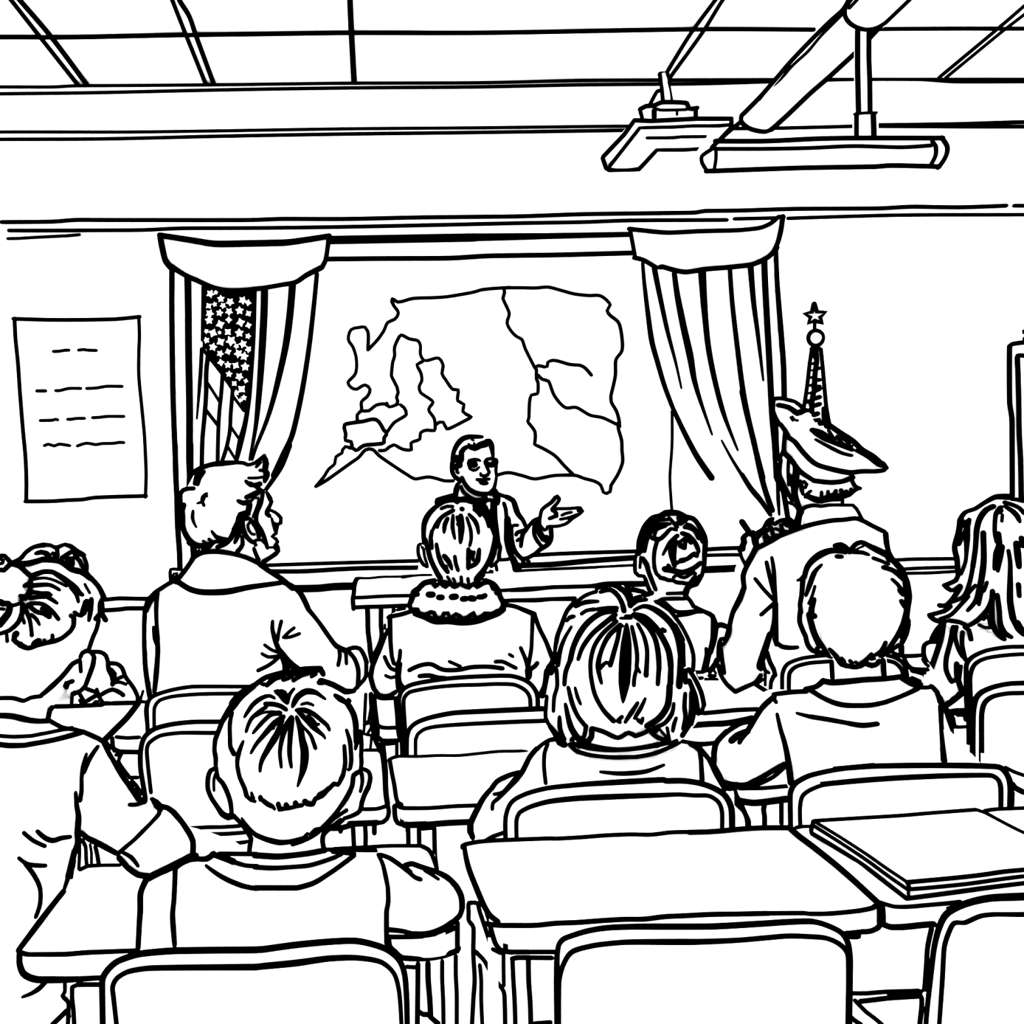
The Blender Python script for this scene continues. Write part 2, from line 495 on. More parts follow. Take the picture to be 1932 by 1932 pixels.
# ---- left curtain
def curtain(label, base):
    return thing('curtain', label, 'curtain', base, 'stage curtains beside the wall map')
cl = curtain('left curtain with swag valance, hanging behind the striped flag', P(430, 1080, 4.45))
q = Part('cloth')
q.puff(poly(t3, "165,300 178,700 185,1240 200,1700 210,1932", PX, "336,1041 340,1076 420,1080 500,926", A2, "780,260 840,160 905,0", t3, "1000,1800 1090,1620 1160,1320 1220,950 1270,560 1285,300 700,250"), 4.5, .05, 12)
q.inks(t3, """10: 178,362 178,700 185,1240 195,1560 205,1800 210,1932
12.5: 298,412 300,500 303,700 305,1000 312,1400 312,1800 318,1932
13>13>10>4: 882,500 880,650 865,950 845,1250 815,1550 768,1802
13>13>11>8>5: 1095,460 1075,700 1040,950 960,1300 900,1500 820,1700 788,1800
8>9>10>10: 1280,390 1260,600 1220,950 1160,1320 1090,1620 1020,1770 960,1900 945,1932""")
q.inks(A2, """13>12>9>7: 900,0 840,160 780,260 722,342
10: 42,0 45,200 55,400 60,600 75,820 78,930
12: 155,-10 155,180 152,320""")
q.build('drape', cl)
q = Part('cloth')
q.puff(pts(t3, "90,100 350,130 600,155 850,150 1050,140 1375,105 1345,290 1300,340 1140,450 850,500 680,515 550,505 370,440 280,400 170,335 130,290"), 4.42, .09, 40)
q.inks(t3, """10>12>12>10: 85,95 350,137 500,160 760,158 1050,150 1200,130 1375,102
10>11>11>12: 87,98 102,180 130,290 170,340
10>9>9>9>9>8>8>9>10: 145,312 200,350 280,400 370,440 450,478 550,510 690,517 850,500 1000,475 1120,452 1200,400 1310,345
8: 1372,105 1362,190 1345,290 1318,345""")
q.build('valance', cl)
q = Part('metal'); q.box((P(325, 0, 4.45).x, 4.44, P(0, 470, 4.45).z), (P(600, 0, 4.45).x, WALL, P(0, 462, 4.45).z)); q.build('bracket', cl)

# ---- flag hanging in front of the left curtain
q = Part('cloth', d=4.38)
q.puff(pts(t3, "425,470 690,520 800,525 785,1000 740,1440 690,1650 660,1815 570,1825 520,1835 410,1850 400,1480 385,1200 405,900"), 4.4, .02, 8)
can = pts(t3, "420,480 560,505 690,518 808,525 800,850 785,1100 765,1350 745,1450 715,1410 690,1350 640,1265 550,1130 450,1000 440,960 410,965 412,700")
q.fill(can, 4.375)
q.inks(t3, """5: 445,500 560,505 680,514 800,525
7: 808,500 800,850 785,1100 765,1350 735,1550 700,1700 672,1800
6: 415,480 410,900
7>7>3: 405,960 395,1150 380,1350 368,1490
8: 455,990 440,1130 438,1300 425,1480 410,1650 405,1850
7: 562,1160 553,1300 540,1420 530,1600 525,1830
7: 640,1270 625,1450 618,1580 595,1700 560,1812
6: 745,1440 725,1540 690,1660 668,1790
5: 448,1215 545,1370
6: 435,1420 530,1545
5: 640,1315 728,1435
5: 625,1550 690,1645
5: 592,1685 662,1800
6: 420,970 560,1150 640,1270""", 4.375)
rnd = random.Random(5)
for k, (u, v, r) in enumerate([(470,540,30),(512,530,16),(550,578,27),(620,602,30),(715,590,30),(757,608,24),(458,632,24),(503,620,18),(566,630,22),(692,668,30),(612,675,28),(465,690,30),(540,685,26),(760,690,24),(460,742,30),(545,772,32),(610,738,24),(700,758,32),(760,780,24),(440,825,18),(490,838,32),(540,835,14),(603,830,28),(690,838,32),(757,862,22),(440,893,24),(548,905,32),(627,898,38),(718,922,30),(490,945,30),(668,938,20),(760,962,26),(545,995,26),(605,980,24),(683,995,32),(727,1015,32),(550,1062,26),(603,1080,26),(663,1085,28),(735,1095,32),(612,1150,24),(690,1170,30),(740,1202,18),(652,1222,22),(708,1265,32),(668,1292,22),(725,1330,22),(700,1348,16)]):
    a0 = rnd.random() * 6.28; n = rnd.choice((4, 5, 5))
    st = [(u + math.cos(a0 + j * math.pi / n) * r * (1.08 if j % 2 == 0 else .58), v + math.sin(a0 + j * math.pi / n) * r * (1.08 if j % 2 == 0 else .58)) for j in range(2 * n)]
    q.plate(pts(t3, ' '.join('%f,%f' % c for c in st)), 4.366, .012, 0)
tag(q.build('flag', base=P(430, 870, 4.4)), 'stars-and-stripes flag hanging down in front of the left curtain', 'flag')

# ---- right curtain
cr = curtain('right curtain with swag valance, gathered to its right side', P(1460, 1030, 4.45))
q = Part('cloth')
q.puff(poly(t6, "150,300 160,560 190,750 220,980 260,1120 310,1290 365,1440 450,1620 540,1800 640,1932", PX, "1385,966 1415,1006 1426,1022 1450,1030 1478,1010", t6, "1160,1500 1150,1380 1145,1150 1130,800 1115,560 1105,300"), 4.5, .05, 12)
q.inks(t6, """6>8>10>9>8: 158,430 168,560 190,750 222,980 260,1120 310,1290 370,1450
8>10>12: 370,1450 450,1620 540,1790 640,1936
10>8>3: 240,470 270,620 330,900 390,1130 430,1310
9>12>13>8>3: 380,505 400,650 445,880 490,1080 520,1250 560,1390 645,1635
15>11>10>9>3: 575,500 590,740 620,1030 670,1280 730,1500 825,1745
8>9>10>10: 770,480 785,700 825,1050 870,1380 940,1700 1000,1936
11>9>7>3: 915,460 935,700 965,930 1003,1255
11: 1010,395 1015,550 1028,800 1045,1100 1060,1400 1070,1550 1085,1700 1098,1936
8>10>10: 1092,340 1100,560 1118,800 1145,1150 1150,1385
3>5>7: 712,1675 780,1800 865,1936""")
q.inks(t7, """10: 0,720 30,860 80,1060 125,1270 160,1400 207,1535
8>10>7: 0,1290 60,1385 130,1470 195,1567
11>10: 0,1615 45,1680 95,1742
8: 200,780 218,1000 232,1250 240,1330
5>7>4: 243,1340 250,1480 255,1565""")
q.build('drape', cr)
q = Part('cloth')
q.puff(pts(t6, "65,190 350,215 550,205 850,200 1000,180 1060,150 1110,105 1150,105 1130,250 1100,320 1040,390 920,435 780,455 600,475 460,495 350,480 250,460 110,395"), 4.42, .09, 40)
q.inks(t6, """8: 62,192 180,205 330,218 560,208 850,200 990,182 1060,150 1110,108 1150,110
9>9>8: 1140,105 1128,200 1105,290 1080,345
7: 68,190 90,310 105,392
8: 98,395 160,410 230,450 262,468
9: 270,462 295,458 380,482 460,495 600,475 780,460 930,440 1040,388 1100,325""")
q.build('valance', cr)
q = Part('metal'); q.box((P(1215, 0, 4.45).x, 4.44, P(0, 458, 4.45).z), (P(1450, 0, 4.45).x, WALL, P(0, 450, 4.45).z)); q.build('bracket', cr)

# ================================================================ HANGING FROM THE CEILING
LG = 'fluorescent lamps under the ceiling'
# long tube running away from us
lt = thing('ceiling_light', 'long tube lamp running towards the wall, passing behind the vertical pole', 'lamp', P(1430, 235, 3.86), LG)
zz = Z(2.985)
q = Part('metal')
q.tube([(1.675, y, 3.01) for y in (3.9, 3.4, 2.9, 2.4, 2.0)], .068, 0, 28, cap=False)
zl, zr = Z(3.06), Z(2.96)
q.inks(t2, """8: 1165,-5 1140,40 1080,95 985,190 900,280 845,345 770,430 695,505
5: 1140,60 1040,160 985,225 910,295 845,375 780,440""", lambda x, y: zl(x, y) * .97)
q.inks(t2, """9: 825,568 900,500 1000,405 1075,340 1195,230
8: 1250,175 1310,110""", lambda x, y: zr(x, y) * .97)
q.inks(t2, "8: 695,505 692,530 715,555 750,570 800,577 830,565", 3.84)
q.build('tube', lt)
q = Part('metal'); q.tube([Vector((1.675, 2.55, 3.0)), Vector((1.675, 2.55, CEIL))], .012); q.build('hanger', lt)
# nearest tube, top right
lt = thing('ceiling_light', 'nearest tube lamp with rounded end, cut by the top edge', 'lamp', P(1650, 40, 2.7), LG)
zz = Z(2.82)
q = Part('metal')
q.tube([(1.50, y, 2.85) for y in (2.71, 2.5, 2.1)], .056, 0, 28, cap=False)
zl, zr = Z(2.89), Z(2.81)
q.inks(t2, "8: 1148,45 1150,30 1180,-10\n6: 1165,38 1205,-6", lambda x, y: zl(x, y) * .97)
q.inks(t2, "7: 1325,100 1430,0 1442,-12", lambda x, y: zr(x, y) * .97)
q.inks(t2, "7: 1148,40 1148,70 1165,98 1195,118 1240,130 1290,120 1328,98", 2.66)
q.build('tube', lt)
q = Part('metal'); q.tube([Vector((1.50, 2.25, 2.83)), Vector((1.50, 2.25, CEIL))], .012); q.build('hanger', lt)
# tube across, on a vertical pole
D = 2.9
lt = thing('ceiling_light', 'tube lamp hanging level from the vertical pole', 'lamp', P(1555, 320, D), LG)
q = Part('metal', d=D)
q.tube([P(1342, 296, D + .05), P(1560, 292, D + .05), P(1768, 287, D + .05)], 30 * D / F, 0, 16)
q.puff(pts(t2, "585,615 800,615 1050,605 1540,600 1575,605 1595,640 1595,670 1560,735 1300,735 1000,740 560,750 535,740 520,700 520,670 560,640"), D, .05, 22, sm=False)
q.inks(t2, """9: 580,618 800,618 1020,608 1180,605 1575,605
7: 585,652 800,652 1000,648 1180,640 1400,645 1525,637
9: 540,750 600,748 820,740 980,735 1280,730 1350,725 1560,730
8: 1570,602 1595,640 1593,675 1575,710 1555,735
7: 1530,620 1545,640 1545,680 1525,720
6: 575,640 582,660 582,700 575,740
7: 570,650 520,685 522,715 545,750
8: 690,535 640,575 565,645""", D - .055)
q.build('tube', lt)
q = Part('metal', d=D)
x0, x1 = P(1100 + 1197 / 2.322, 0, D).x, P(1100 + 1262 / 2.322, 0, D).x
q.box((x0, D, P(0, 262, D).z), (x1, D + .012, CEIL))
q.inks(t2, """9: 1203,130 1203,300 1207,490
8: 1253,140 1253,260 1256,340 1258,490
7: 1262,160 1262,130""", D - .002)
q.build('pole', lt)
q = Part('metal', d=D)
q.box((P(1100 + 1190 / 2.322, 0, D).x, D - .012, P(0, 262, D).z), (P(1100 + 1285 / 2.322, 0, D).x, D + .012, P(0, 213, D).z))
q.inks(t2, """8: 1198,495 1198,605
9: 1272,495 1275,605
5: 1190,500 1230,495 1285,494""", D - .014)
q.build('socket', lt)
# angled lamp with a mounting box, far left of the group
lt = thing('ceiling_light', 'angled lamp with a small mounting box on its back, left of the tube lamps', 'lamp', P(1290, 260, 4.3), LG)
z0 = 3.03; zz = Z(z0)
q = Part('metal')
q.slab(pts(t2, "225,525 650,518 655,545 560,645 530,660 320,655 250,745 110,745 95,735 85,690"), z0, -.008)
q.inks(t2, """8: 650,548 650,520 500,520 300,530 225,527 180,590 85,690
8: 85,690 100,735 115,745 245,742 325,655 440,655 545,648
7: 115,730 250,558 400,555 480,550 600,550 645,545
7: 278,603 400,602 430,598 538,597
7: 655,550 565,645""", zz, sm=False)
q.build('housing', lt)
q = Part('metal')
db = 3.99
q.plate(pts(t2, "245,480 270,465 315,465 345,450 455,450 465,475 500,475 500,515 255,515"), db, .12)
q.inks(t2, """8: 245,482 275,465 310,462 345,448 455,452 465,475 500,473
7: 250,485 260,520
9: 312,478 312,520
8: 494,475 494,520
5: 315,475 340,482 450,480 465,475
4: 412,485 412,505""", db)
q.build('mounting_box', lt)
q = Part('metal')
q.tube([P(1100 + 372 / 2.322, 455 / 2.322, db + .02), P(1100 + 350 / 2.322, 325 / 2.322, 4.57)], .022)
f = lambda x, y: -.035 + db + (4.55 - db) * min(1, max(0, (196 - y) / 56))
q.inks(t2, """7: 388,450 372,360 370,322
7: 350,450 345,380 336,325
8: 333,323 370,323
7: 345,395 325,400 290,465""", f)
q.build('stem', lt)

# ================================================================ ROLLED FLAG ON A POLE
D = 4.25
fp = thing('flagpole', 'flagpole with star and ball finial and a rolled flag, standing behind the brimmed hat', 'flagpole', (P(1538, 0, D).x, D, 0))
q = Part('metal', d=D)
st = pts(t7, "494,112 514,175 575,178 535,212 550,252 497,236 455,255 470,212 428,188 478,178")
q.plate(st, D - .012, .024)
q.line(st + st[:1], 8, D - .012, sm=False)
q.build('star', fp)
q = Part('metal', d=D); c = P(1400 + 505 / 3.632, 540 + 355 / 3.632, D); r = 52 / 3.632 * D / F
q.ball(c, r)
q.line([(1539 + 14 * math.cos(a / 12 * math.pi), 637.8 + 14.5 * math.sin(a / 12 * math.pi)) for a in range(24)], 7, D - .02, closed=True)
q.inks(t7, """5: 480,395 505,420 530,395""", D - .02)
q.build('ball', fp)
q = Part('wood', d=D)
q.tube([Vector((c.x, D, 0.03)), Vector((c.x, D, c.z + r * 1.9))], .012)
q.inks(t7, "6: 497,250 497,300", D - .012)
q.build('pole', fp)
q = Part('metal'); q.tube([Vector((c.x, D, 0)), Vector((c.x, D, .04)), Vector((c.x, D, .07))], [.16, .15, .03], 0, 20, cap=False); q.build('foot', fp)
q = Part('cloth', d=D)
lv = [(505, 425, 30), (505, 550, 48), (503, 700, 62), (503, 850, 82), (505, 1000, 96), (505, 1300, 110), (505, 1900, 125), (505, 2300, 60)]
q.tube([P(1400 + u / 3.632, 540 + v / 3.632, D) for u, v, w in lv], [w / 3.632 * D / F for u, v, w in lv], 0, 20)
dd = D - .07
q.inks(t7, """7: 478,432 462,540 450,650 435,760 420,850
8: 470,430 505,425 540,432
7: 540,432 553,560 565,700 578,830 590,900 600,950
9: 505,440 512,520 505,560 497,640 497,700 480,780 478,860
9: 490,720 540,698
8: 480,775 540,757
8: 478,825 540,805
9: 485,885 525,870
8: 478,930 525,915 540,962
6: 500,570 540,560
7: 495,645 540,640
6: 490,690 540,685
8: 560,830 565,960""", dd)
q.fill(pts(t7, "470,432 505,432 510,520 500,640 498,700 475,790 470,850 418,852 440,680 455,550"), dd)
for u, v, r in ((480,463,8),(480,508,14),(480,555,14),(473,600,16),(468,652,17),(462,707,17),(458,758,16),(443,825,18)):
    q.plate(pts(t7, '%d,%d %d,%d %d,%d %d,%d %d,%d' % (u-r, v-r*.8, u+r*.6, v-r, u+r, v+r*.5, u, v+r, u-r*.9, v+r*.8)), dd - .008, .012)
q.build('rolled_flag', fp)

# ================================================================ CHAIRS
def chair(label, outer, inner, d, wo, wi, left=None, right=None, extra=None, seat=.44, flip=False):
    """outer and inner outlines of the backrest, open at the bottom; d: distance of the backrest."""
    xs = [x for x, y in outer]
    xl, xr = P(min(xs), 900, d).x, P(max(xs), 900, d).x
    yb = fz(seat - .02, d)
    o = thing('school_chair', label, 'chair', ((xl + xr) / 2, d + .2, 0), 'school chairs with rounded backrests')
    a = [(outer[0][0], yb)] + [c for c in outer if c[1] < yb] + [(outer[-1][0], yb)]
    b0 = [c for c in inner]
    yi = fz(seat + .09, d)
    b = [(b0[0][0], yi)] + [c for c in b0 if c[1] < yi] + [(b0[-1][0], yi)]
    q = Part('metal', d=d)
    # frame: a ring between the two outlines
    na, nb = len(a), len(b)
    V = [Vector(c) for c in a + b]
    E = [(i, (i + 1) % na) for i in range(na)] + [(na + i, na + (i + 1) % nb) for i in range(nb)]
    ov, oe, of, *_ = delaunay_2d_cdt(V, E, [], 1, 1e-4)
    sf = Surf(b, d, 0, 1)
    of = [f for f in of if not sf.inside(sum(ov[i].x for i in f) / len(f), sum(ov[i].y for i in f) / len(f))]
    q.extrude([P(c.x, c.y, d) for c in ov], of, oe, None, 0, [P(c.x, c.y, d + .016) for c in ov])
    q.line([(outer[0][0], yb)] + outer + [(outer[-1][0], yb)] if len(outer) else outer, wo, d)
    q.build('back_frame', o)
    q = Part('wood', d=d)
    q.plate(b, d + .002, .008)
    q.line(b[1:-1] if len(b) > 4 else b, wi, d + .002)
    q.line([b[0], b[1]], wi if not isinstance(wi, list) else wi[0], d + .002); q.line([b[-2], b[-1]], wi if not isinstance(wi, list) else wi[-1], d + .002)
    q.build('backrest', o)
    q = Part('wood'); q.box((xl + .01, d - .36 if flip else d + .018, seat - .015), (xr - .01, d - .002 if flip else d + .40, seat + .015), 0, .04)
    q.build('seat', o)
    for x in (xl + .03, xr - .03):
        for y0, z1 in ((d - .03 if flip else d + .03, seat), (d - .33 if flip else d + .36, seat)):
            q = Part('metal'); q.tube([Vector((x, y0, .012)), Vector((x, y0, z1 - .01))], .012); q.build('leg', o)
    if extra:
        q = Part('metal', d=d); extra(q); q.build('stretcher', o)
    return o

# nearest row
def ex(q):
    q.plate(pts(B7, "640,1700 900,1690 1150,1690 1150,1722 900,1742 700,1762 640,1762"), 1.5, .02)
    q.inks(B7, """7: 635,1700 740,1700 900,1688 1080,1683 1140,1680
8: 700,1762 800,1750 900,1738 1150,1722
10: 910,1712 1150,1705
8: 660,1758 740,1840 800,1885 860,1936
9: 615,1870 640,1895 700,1936""", 1.495)
chair('nearest chair in front of the boy with the short spiky hair', poly(B1, "775,1960 772,1600 800,1540 870,1470 960,1430 1060,1402 1300,1380 1932,1372", B3, "60,1368 300,1335 600,1308 780,1308 980,1366 1080,1450 1120,1550 1135,1700 1142,1960"),
      poly(B1, "882,1960 855,1720 850,1650 880,1590 960,1540 1100,1513 1300,1507 1932,1502", B3, "60,1495 300,1472 560,1437 780,1434 950,1468 1040,1550 1075,1660 1090,1800 1098,1960"), 1.27, [9, 10, 12, 12, 11, 9, 9], [8.5, 9.5, 11, 12, 9, 7])
chair('empty chair nearest the viewer at the wide middle desk', poly(B5, "345,1960 338,1600 340,1420 355,1330 390,1290 550,1235 700,1208 900,1198 1500,1196 1800,1180", B7, "0,1172 150,1162 330,1158 430,1182 550,1240 600,1310 618,1420 618,1550 610,1960"),
      poly(B5, "358,1960 358,1600 390,1480 450,1390 600,1343 850,1315 1400,1312 1700,1300", B7, "0,1280 150,1268 300,1272 440,1285 540,1330 600,1400 608,1550 600,1960"), 1.27, [15, 15, 13, 9, 11, 11, 10, 12, 14, 12], [6, 9, 9, 11, 9, 9, 9, 7], extra=ex)
chair('chair cut by the right edge at the desk with the big book', poly(B7, "1190,1960 1225,1600 1255,1350 1290,1210 1340,1110 1430,1050 1540,1010 1680,982 1932,970 2400,950 2700,930 2900,960 3000,1100 3040,1960"),
      poly(B7, "1290,1960 1315,1600 1330,1350 1360,1250 1405,1170 1480,1168 1600,1118 1700,1105 1932,1105 2400,1085 2700,1065 2830,1100 2900,1200 2920,1960"), 1.25, [7, 7, 7.5, 9, 14, 15, 13, 10, 9, 9], [7, 8, 8, 8, 10, 11, 10, 9, 8])
# second row
chair('chair backrest behind the girl with long layered hair', poly(B4, "455,1330 457,1120 500,1015 600,955 760,910 950,888 1100,875 1400,858 1650,845", B5, "1160,97 1300,97 1430,118 1530,155 1610,210 1655,300 1662,470"),
      poly(B4, "540,1330 538,1150 560,1095 640,1050 780,1010 1000,985 1400,968", B5, "1100,206 1260,200 1370,207 1490,212 1560,260 1585,330 1585,480"), 1.96, [9, 9, 8, 9, 11, 11, 11, 9, 8], [7, 8, 10, 11, 10, 8, 8, 7])
chair('chair backrest directly behind the boy in the round-necked top', poly(B6, "766,1290 766,1020 800,955 900,897 1100,850 1400,815", B7, "500,8 800,-14 1300,-20 1650,-14", B7, "1760,0 1815,70 1832,150 1828,310"),
      poly(B6, "840,1270 838,1130 855,1050 900,1010 1000,968 1300,932", B7, "400,124 700,95 1000,74 1400,58 1690,58 1740,92 1757,150 1757,330"), 2.07, [9, 9, 9, 10, 11, 9, 9], [7, 7, 9, 10, 10, 9, 7])
# third row: chairs standing at the desks, each with another chair just beyond
chair('nearer of the two chairs behind the spiky-haired boy', poly(A1, "1100,2200 1060,1932 1062,1790 1090,1700 1160,1640 1280,1605 1450,1585 1670,1582 2300,1560 2500,1600 2560,1700 2570,2200"),
      poly(A1, "1140,2200 1118,1932 1108,1800 1120,1750 1200,1692 1350,1668 1640,1667 2200,1650 2400,1680 2470,1760 2480,2200"), 2.62, [9, 9, 8, 9, 9], [7, 7, 8, 8, 8], flip=True)
chair('farther of the two chairs, at the back of the boy seen in profile', poly(A1, "1115,1700 1108,1480 1130,1410 1190,1375 1300,1342 1450,1318 1932,1317 2200,1310 2330,1350 2360,1450 2370,1700"),
      poly(A1, "1166,1700 1165,1480 1200,1425 1300,1393 1500,1375 1800,1370 2150,1362 2250,1400 2280,1480 2290,1700"), 2.7, [8, 7, 7], [6, 7, 7])
chair('nearer of the two chairs behind the child with the fur collar', poly(A4, "513,1700 513,1400 535,1335 590,1290 680,1257 850,1222 1000,1212 1300,1198 1440,1192 1600,1188 1740,1200 1790,1260 1800,1700"),
      poly(A4, "577,1700 577,1420 590,1385 640,1345 720,1325 850,1312 1100,1298 1350,1287 1500,1282 1640,1280 1690,1320 1700,1700"), 2.62, [6, 6, 9, 10, 10, 9, 9], [5, 7, 8, 8, 8], flip=True)
chair('farther of the two chairs, touching the child with the fur collar', poly(A4, "475,1500 460,1250 450,1110 480,1045 540,1010 620,990 830,960 1050,945 1310,943 1430,990 1490,1070 1500,1180 1502,1500"),
      poly(A4, "510,1500 488,1200 490,1110 530,1065 700,1030 900,1012 1050,1008 1200,1002 1330,1010 1410,1055 1440,1110 1447,1500"), 2.7, 8, 7)
chair('chair backrest behind the child in the brimmed hat', poly(A6, "705,1500 705,1220 740,1150 850,1105 1050,1080 1300,1070 1490,1082 1560,1100 1620,1145 1645,1220 1650,1500"),
      poly(A6, "756,1500 758,1220 800,1172 900,1142 1060,1128 1300,1110 1490,1122 1560,1142 1605,1190 1615,1230 1615,1500"), 2.7, 7, 7)
chair('nearer of the two chairs at the right edge, below the long-haired girl', poly(A7, "1545,1850 1550,1680 1570,1590 1610,1545 1700,1505 1820,1480 1932,1475 2300,1465 2480,1500 2540,1600 2550,1850"),
      poly(A7, "1612,1850 1614,1700 1635,1625 1690,1580 1800,1555 1932,1550 2280,1540 2400,1570 2460,1650 2470,1850"), 2.62, 9, 8, flip=True)
chair('farther of the two chairs at the right edge, touching the long-haired girl', poly(A7, "1515,1800 1500,1640 1495,1400 1500,1330 1540,1280 1640,1232 1800,1204 1932,1200 2250,1190 2400,1230 2470,1320 2480,1800"),
      poly(A7, "1540,1800 1530,1600 1527,1420 1560,1335 1640,1290 1800,1265 1932,1257 2240,1245 2340,1280 2400,1350 2410,1800"), 2.7, 7.5, 7)

# ================================================================ DESKS
zz_top = Z(.70)
def desk(label, top, z, t, legs, text=(), leg_text=None, d_leg=None, feet=True, name='school_desk', group='school desks', sm=False, shelf=None):
    """top: outline of the desk top on the level z; text: list of (window, lines, surface)."""
    zz = Z(z)
    c = sum((P(x, y, zz(x, y)) for x, y in top), Vector()) / len(top)
    o = thing(name, label, 'desk', (c.x, c.y, 0), group)
    q = Part('wood'); q.slab(top, z, t, 0, sm)
    for win, rows, sf in text:
        q.inks(win, rows, zz if sf is None else sf)
    q.build('desk_top', o)
    for k, (xl, xr, dl) in enumerate(legs):
        q = Part('metal', d=dl)
        a, b = P(xl, 900, dl).x, P(xr, 900, dl).x
        q.box((a, dl, 0), (b, dl + .03, z - t + .001))
        y0, y1 = fz(z - t, dl), fz(0.005, dl)
        rows = (leg_text or {}).get(k, 0)
        if rows is None:
            pass
        elif rows:
            q.inks(rows[0], rows[1], dl - .001)
        else:
            q.line([(xl, y0), (xl, y1)], 7.5, dl - .001); q.line([(xr, y0), (xr, y1)], 7.5, dl - .001)
        q.build('leg', o)
    return o
def near(p, e=.004):                            # distance of a desk's near edge, by column
    def f(x, y):
        for (x0, d0), (x1, d1) in zip(p, p[1:]):
            if x <= x1:
                return d0 + (d1 - d0) * (x - x0) / (x1 - x0) - e
        return p[-1][1] - e
    return f
z7 = Z(.70)
def edge(t, s, z=.70):
    zz = Z(z)
    return near([(x, zz(x, y)) for x, y in pts(t, s)])
# --- first row, left
e = edge(PX, "-50,1800 40,1800 260,1791 735,1770 860,1750 900,1750")
lo1, lo2 = 1.475, 1.51
desk('first-row desk under the arms of the spiky-haired boy', pts(PX, "36,1795 42,1800 150,1799 260,1791 500,1780 735,1768 800,1766 840,1760 866,1742 872,1720 850,1690 828,1640 820,1612 806,1597 715,1597 620,1600 400,1620 225,1634 163,1638 120,1684"), .70, .037,
     [(122, 139, 1.48), (788, 806, 1.53), (834, 862, 1.49), (625, 645, 1.78)],
     [(B1, """10>12>10: 140,1375 260,1215 370,1070 480,930
8>9>8: 140,1385 200,1405 300,1407 500,1405 650,1393 850,1385 1020,1378
7: 600,770 650,745 690,737 900,735""", None),
      (B1, """11>12>8: 148,1400 148,1480 175,1550 220,1580 280,1597 480,1598 600,1593 770,1583
9>9>5: 355,1600 300,1660 240,1700 170,1728""", e),
      (B3, """9: 500,618 700,620 900,625
8: 590,612 830,600 1000,590 1250,590
8: 1250,590 1300,615 1330,660 1365,760""", None),
      (B3, """8: 1000,1275 1130,1275 1290,1268 1400,1250 1505,1205
9: 1003,1290 1010,1345 1050,1385 1105,1432 1300,1436 1430,1412 1520,1375 1530,1360
9: 1520,1160 1520,1390
5: 1480,1190 1500,1210
7: 1130,1500 1215,1505""", e)],
     {0: (B1, """7: 488,1605 488,1690 470,1720 515,1770 515,1830 512,1936
8: 545,1655 545,1740 555,1830 560,1936
8: 545,1655 580,1637 750,1635
9: 500,1835 450,1885 395,1936
5: 520,1800 505,1850 530,1880"""),
      1: (B3, """9: 1222,1480 1220,1700 1217,1936
10: 1298,1475 1300,1600 1312,1750 1318,1880
8: 1230,1840 1260,1860 1310,1860
9: 1300,1860 1340,1900 1385,1936"""),
      2: (B3, """7.5: 1405,1460 1405,1600 1412,1750 1415,1936
7.5: 1508,1420 1508,1560 1515,1700 1515,1936"""), 3: None})
# --- first row, middle
e = edge(PX, "880,1745 960,1745 1050,1742 1200,1730 1450,1722 1560,1720 1655,1705 1700,1700")
desk('wide first-row desk in the middle with a bare top', pts(PX, "876,1596 884,1592 915,1589 1040,1585 1165,1577 1300,1570 1440,1562 1492,1562 1520,1586 1575,1630 1612,1665 1657,1706 1624,1717 1555,1724 1450,1724 1290,1726 1140,1735 1040,1744 966,1746 940,1740 925,1726 905,1680 885,1632"), .70, .033,
     [(888, 905, 1.56), (925, 940, 1.5), (970, 1000, 1.52), (1360, 1380, 1.86)],
     [(B4, """9: 150,1335 230,1318 340,1308 520,1300 800,1290 830,1292 1020,1282 1200,1268 1400,1260 1550,1262 1700,1245 1932,1240
8>11>12>9: 143,1340 155,1420 180,1520 230,1650 290,1790 340,1870 400,1915
8: 150,1332 130,1345 128,1360""", None),
      (B6, "9: 0,1320 130,1317 240,1310 400,1295 540,1287 770,1285\n11: 770,1297 830,1350 930,1425 1100,1560 1250,1690 1380,1810 1435,1860", lambda x, y: zz_top(x, y) - .01),
      (B5, "9: -200,1175 -100,1187 0,1188 180,1187 330,1172 500,1165 700,1150 850,1142 1000,1140 1150,1122 1300,1115 1500,1105 1700,1102 1932,1097", None),
      (B7, "8: -20,1097 270,1095 310,1100 430,1100 550,1092 700,1075 790,1055 825,1030", None),
      (B3, "9: 1765,1180 1785,1260 1810,1330 1850,1375 1932,1390", e),
      (B5, "8: -10,1388 330,1388", e),
      (B7, """12: 847,1030 850,1100 850,1170
9: 850,1175 830,1205 770,1232 680,1236 600,1238 575,1240
8: 590,1262 620,1275 685,1272 685,1240""", e)],
     {0: (B3, """8: 1640,1015 1605,1020 1605,1100 1605,1150 1640,1200 1640,1400 1650,1600 1640,1750 1630,1936
8: 1640,1015 1670,1020 1690,1090 1760,1300 1778,1380 1778,1550
8: 1660,1390 1720,1450 1770,1540 1830,1630 1870,1690 1878,1800 1880,1936
6: 1690,960 1720,1040 1760,1165
7: 1690,1490 1700,1600 1700,1750 1708,1936
8: 1778,1590 1790,1750 1795,1936"""),
      1: (B3, "7: 1868,1395 1868,1500 1870,1640\n7: 1780,1365 1850,1400"),
      2: (B5, """8: 0,1440 40,1432 300,1433
8: 3,1440 10,1600 20,1760 25,1936
9: 124,1450 126,1600 138,1780 142,1936
7: 165,1928 300,1918"""), 3: None})
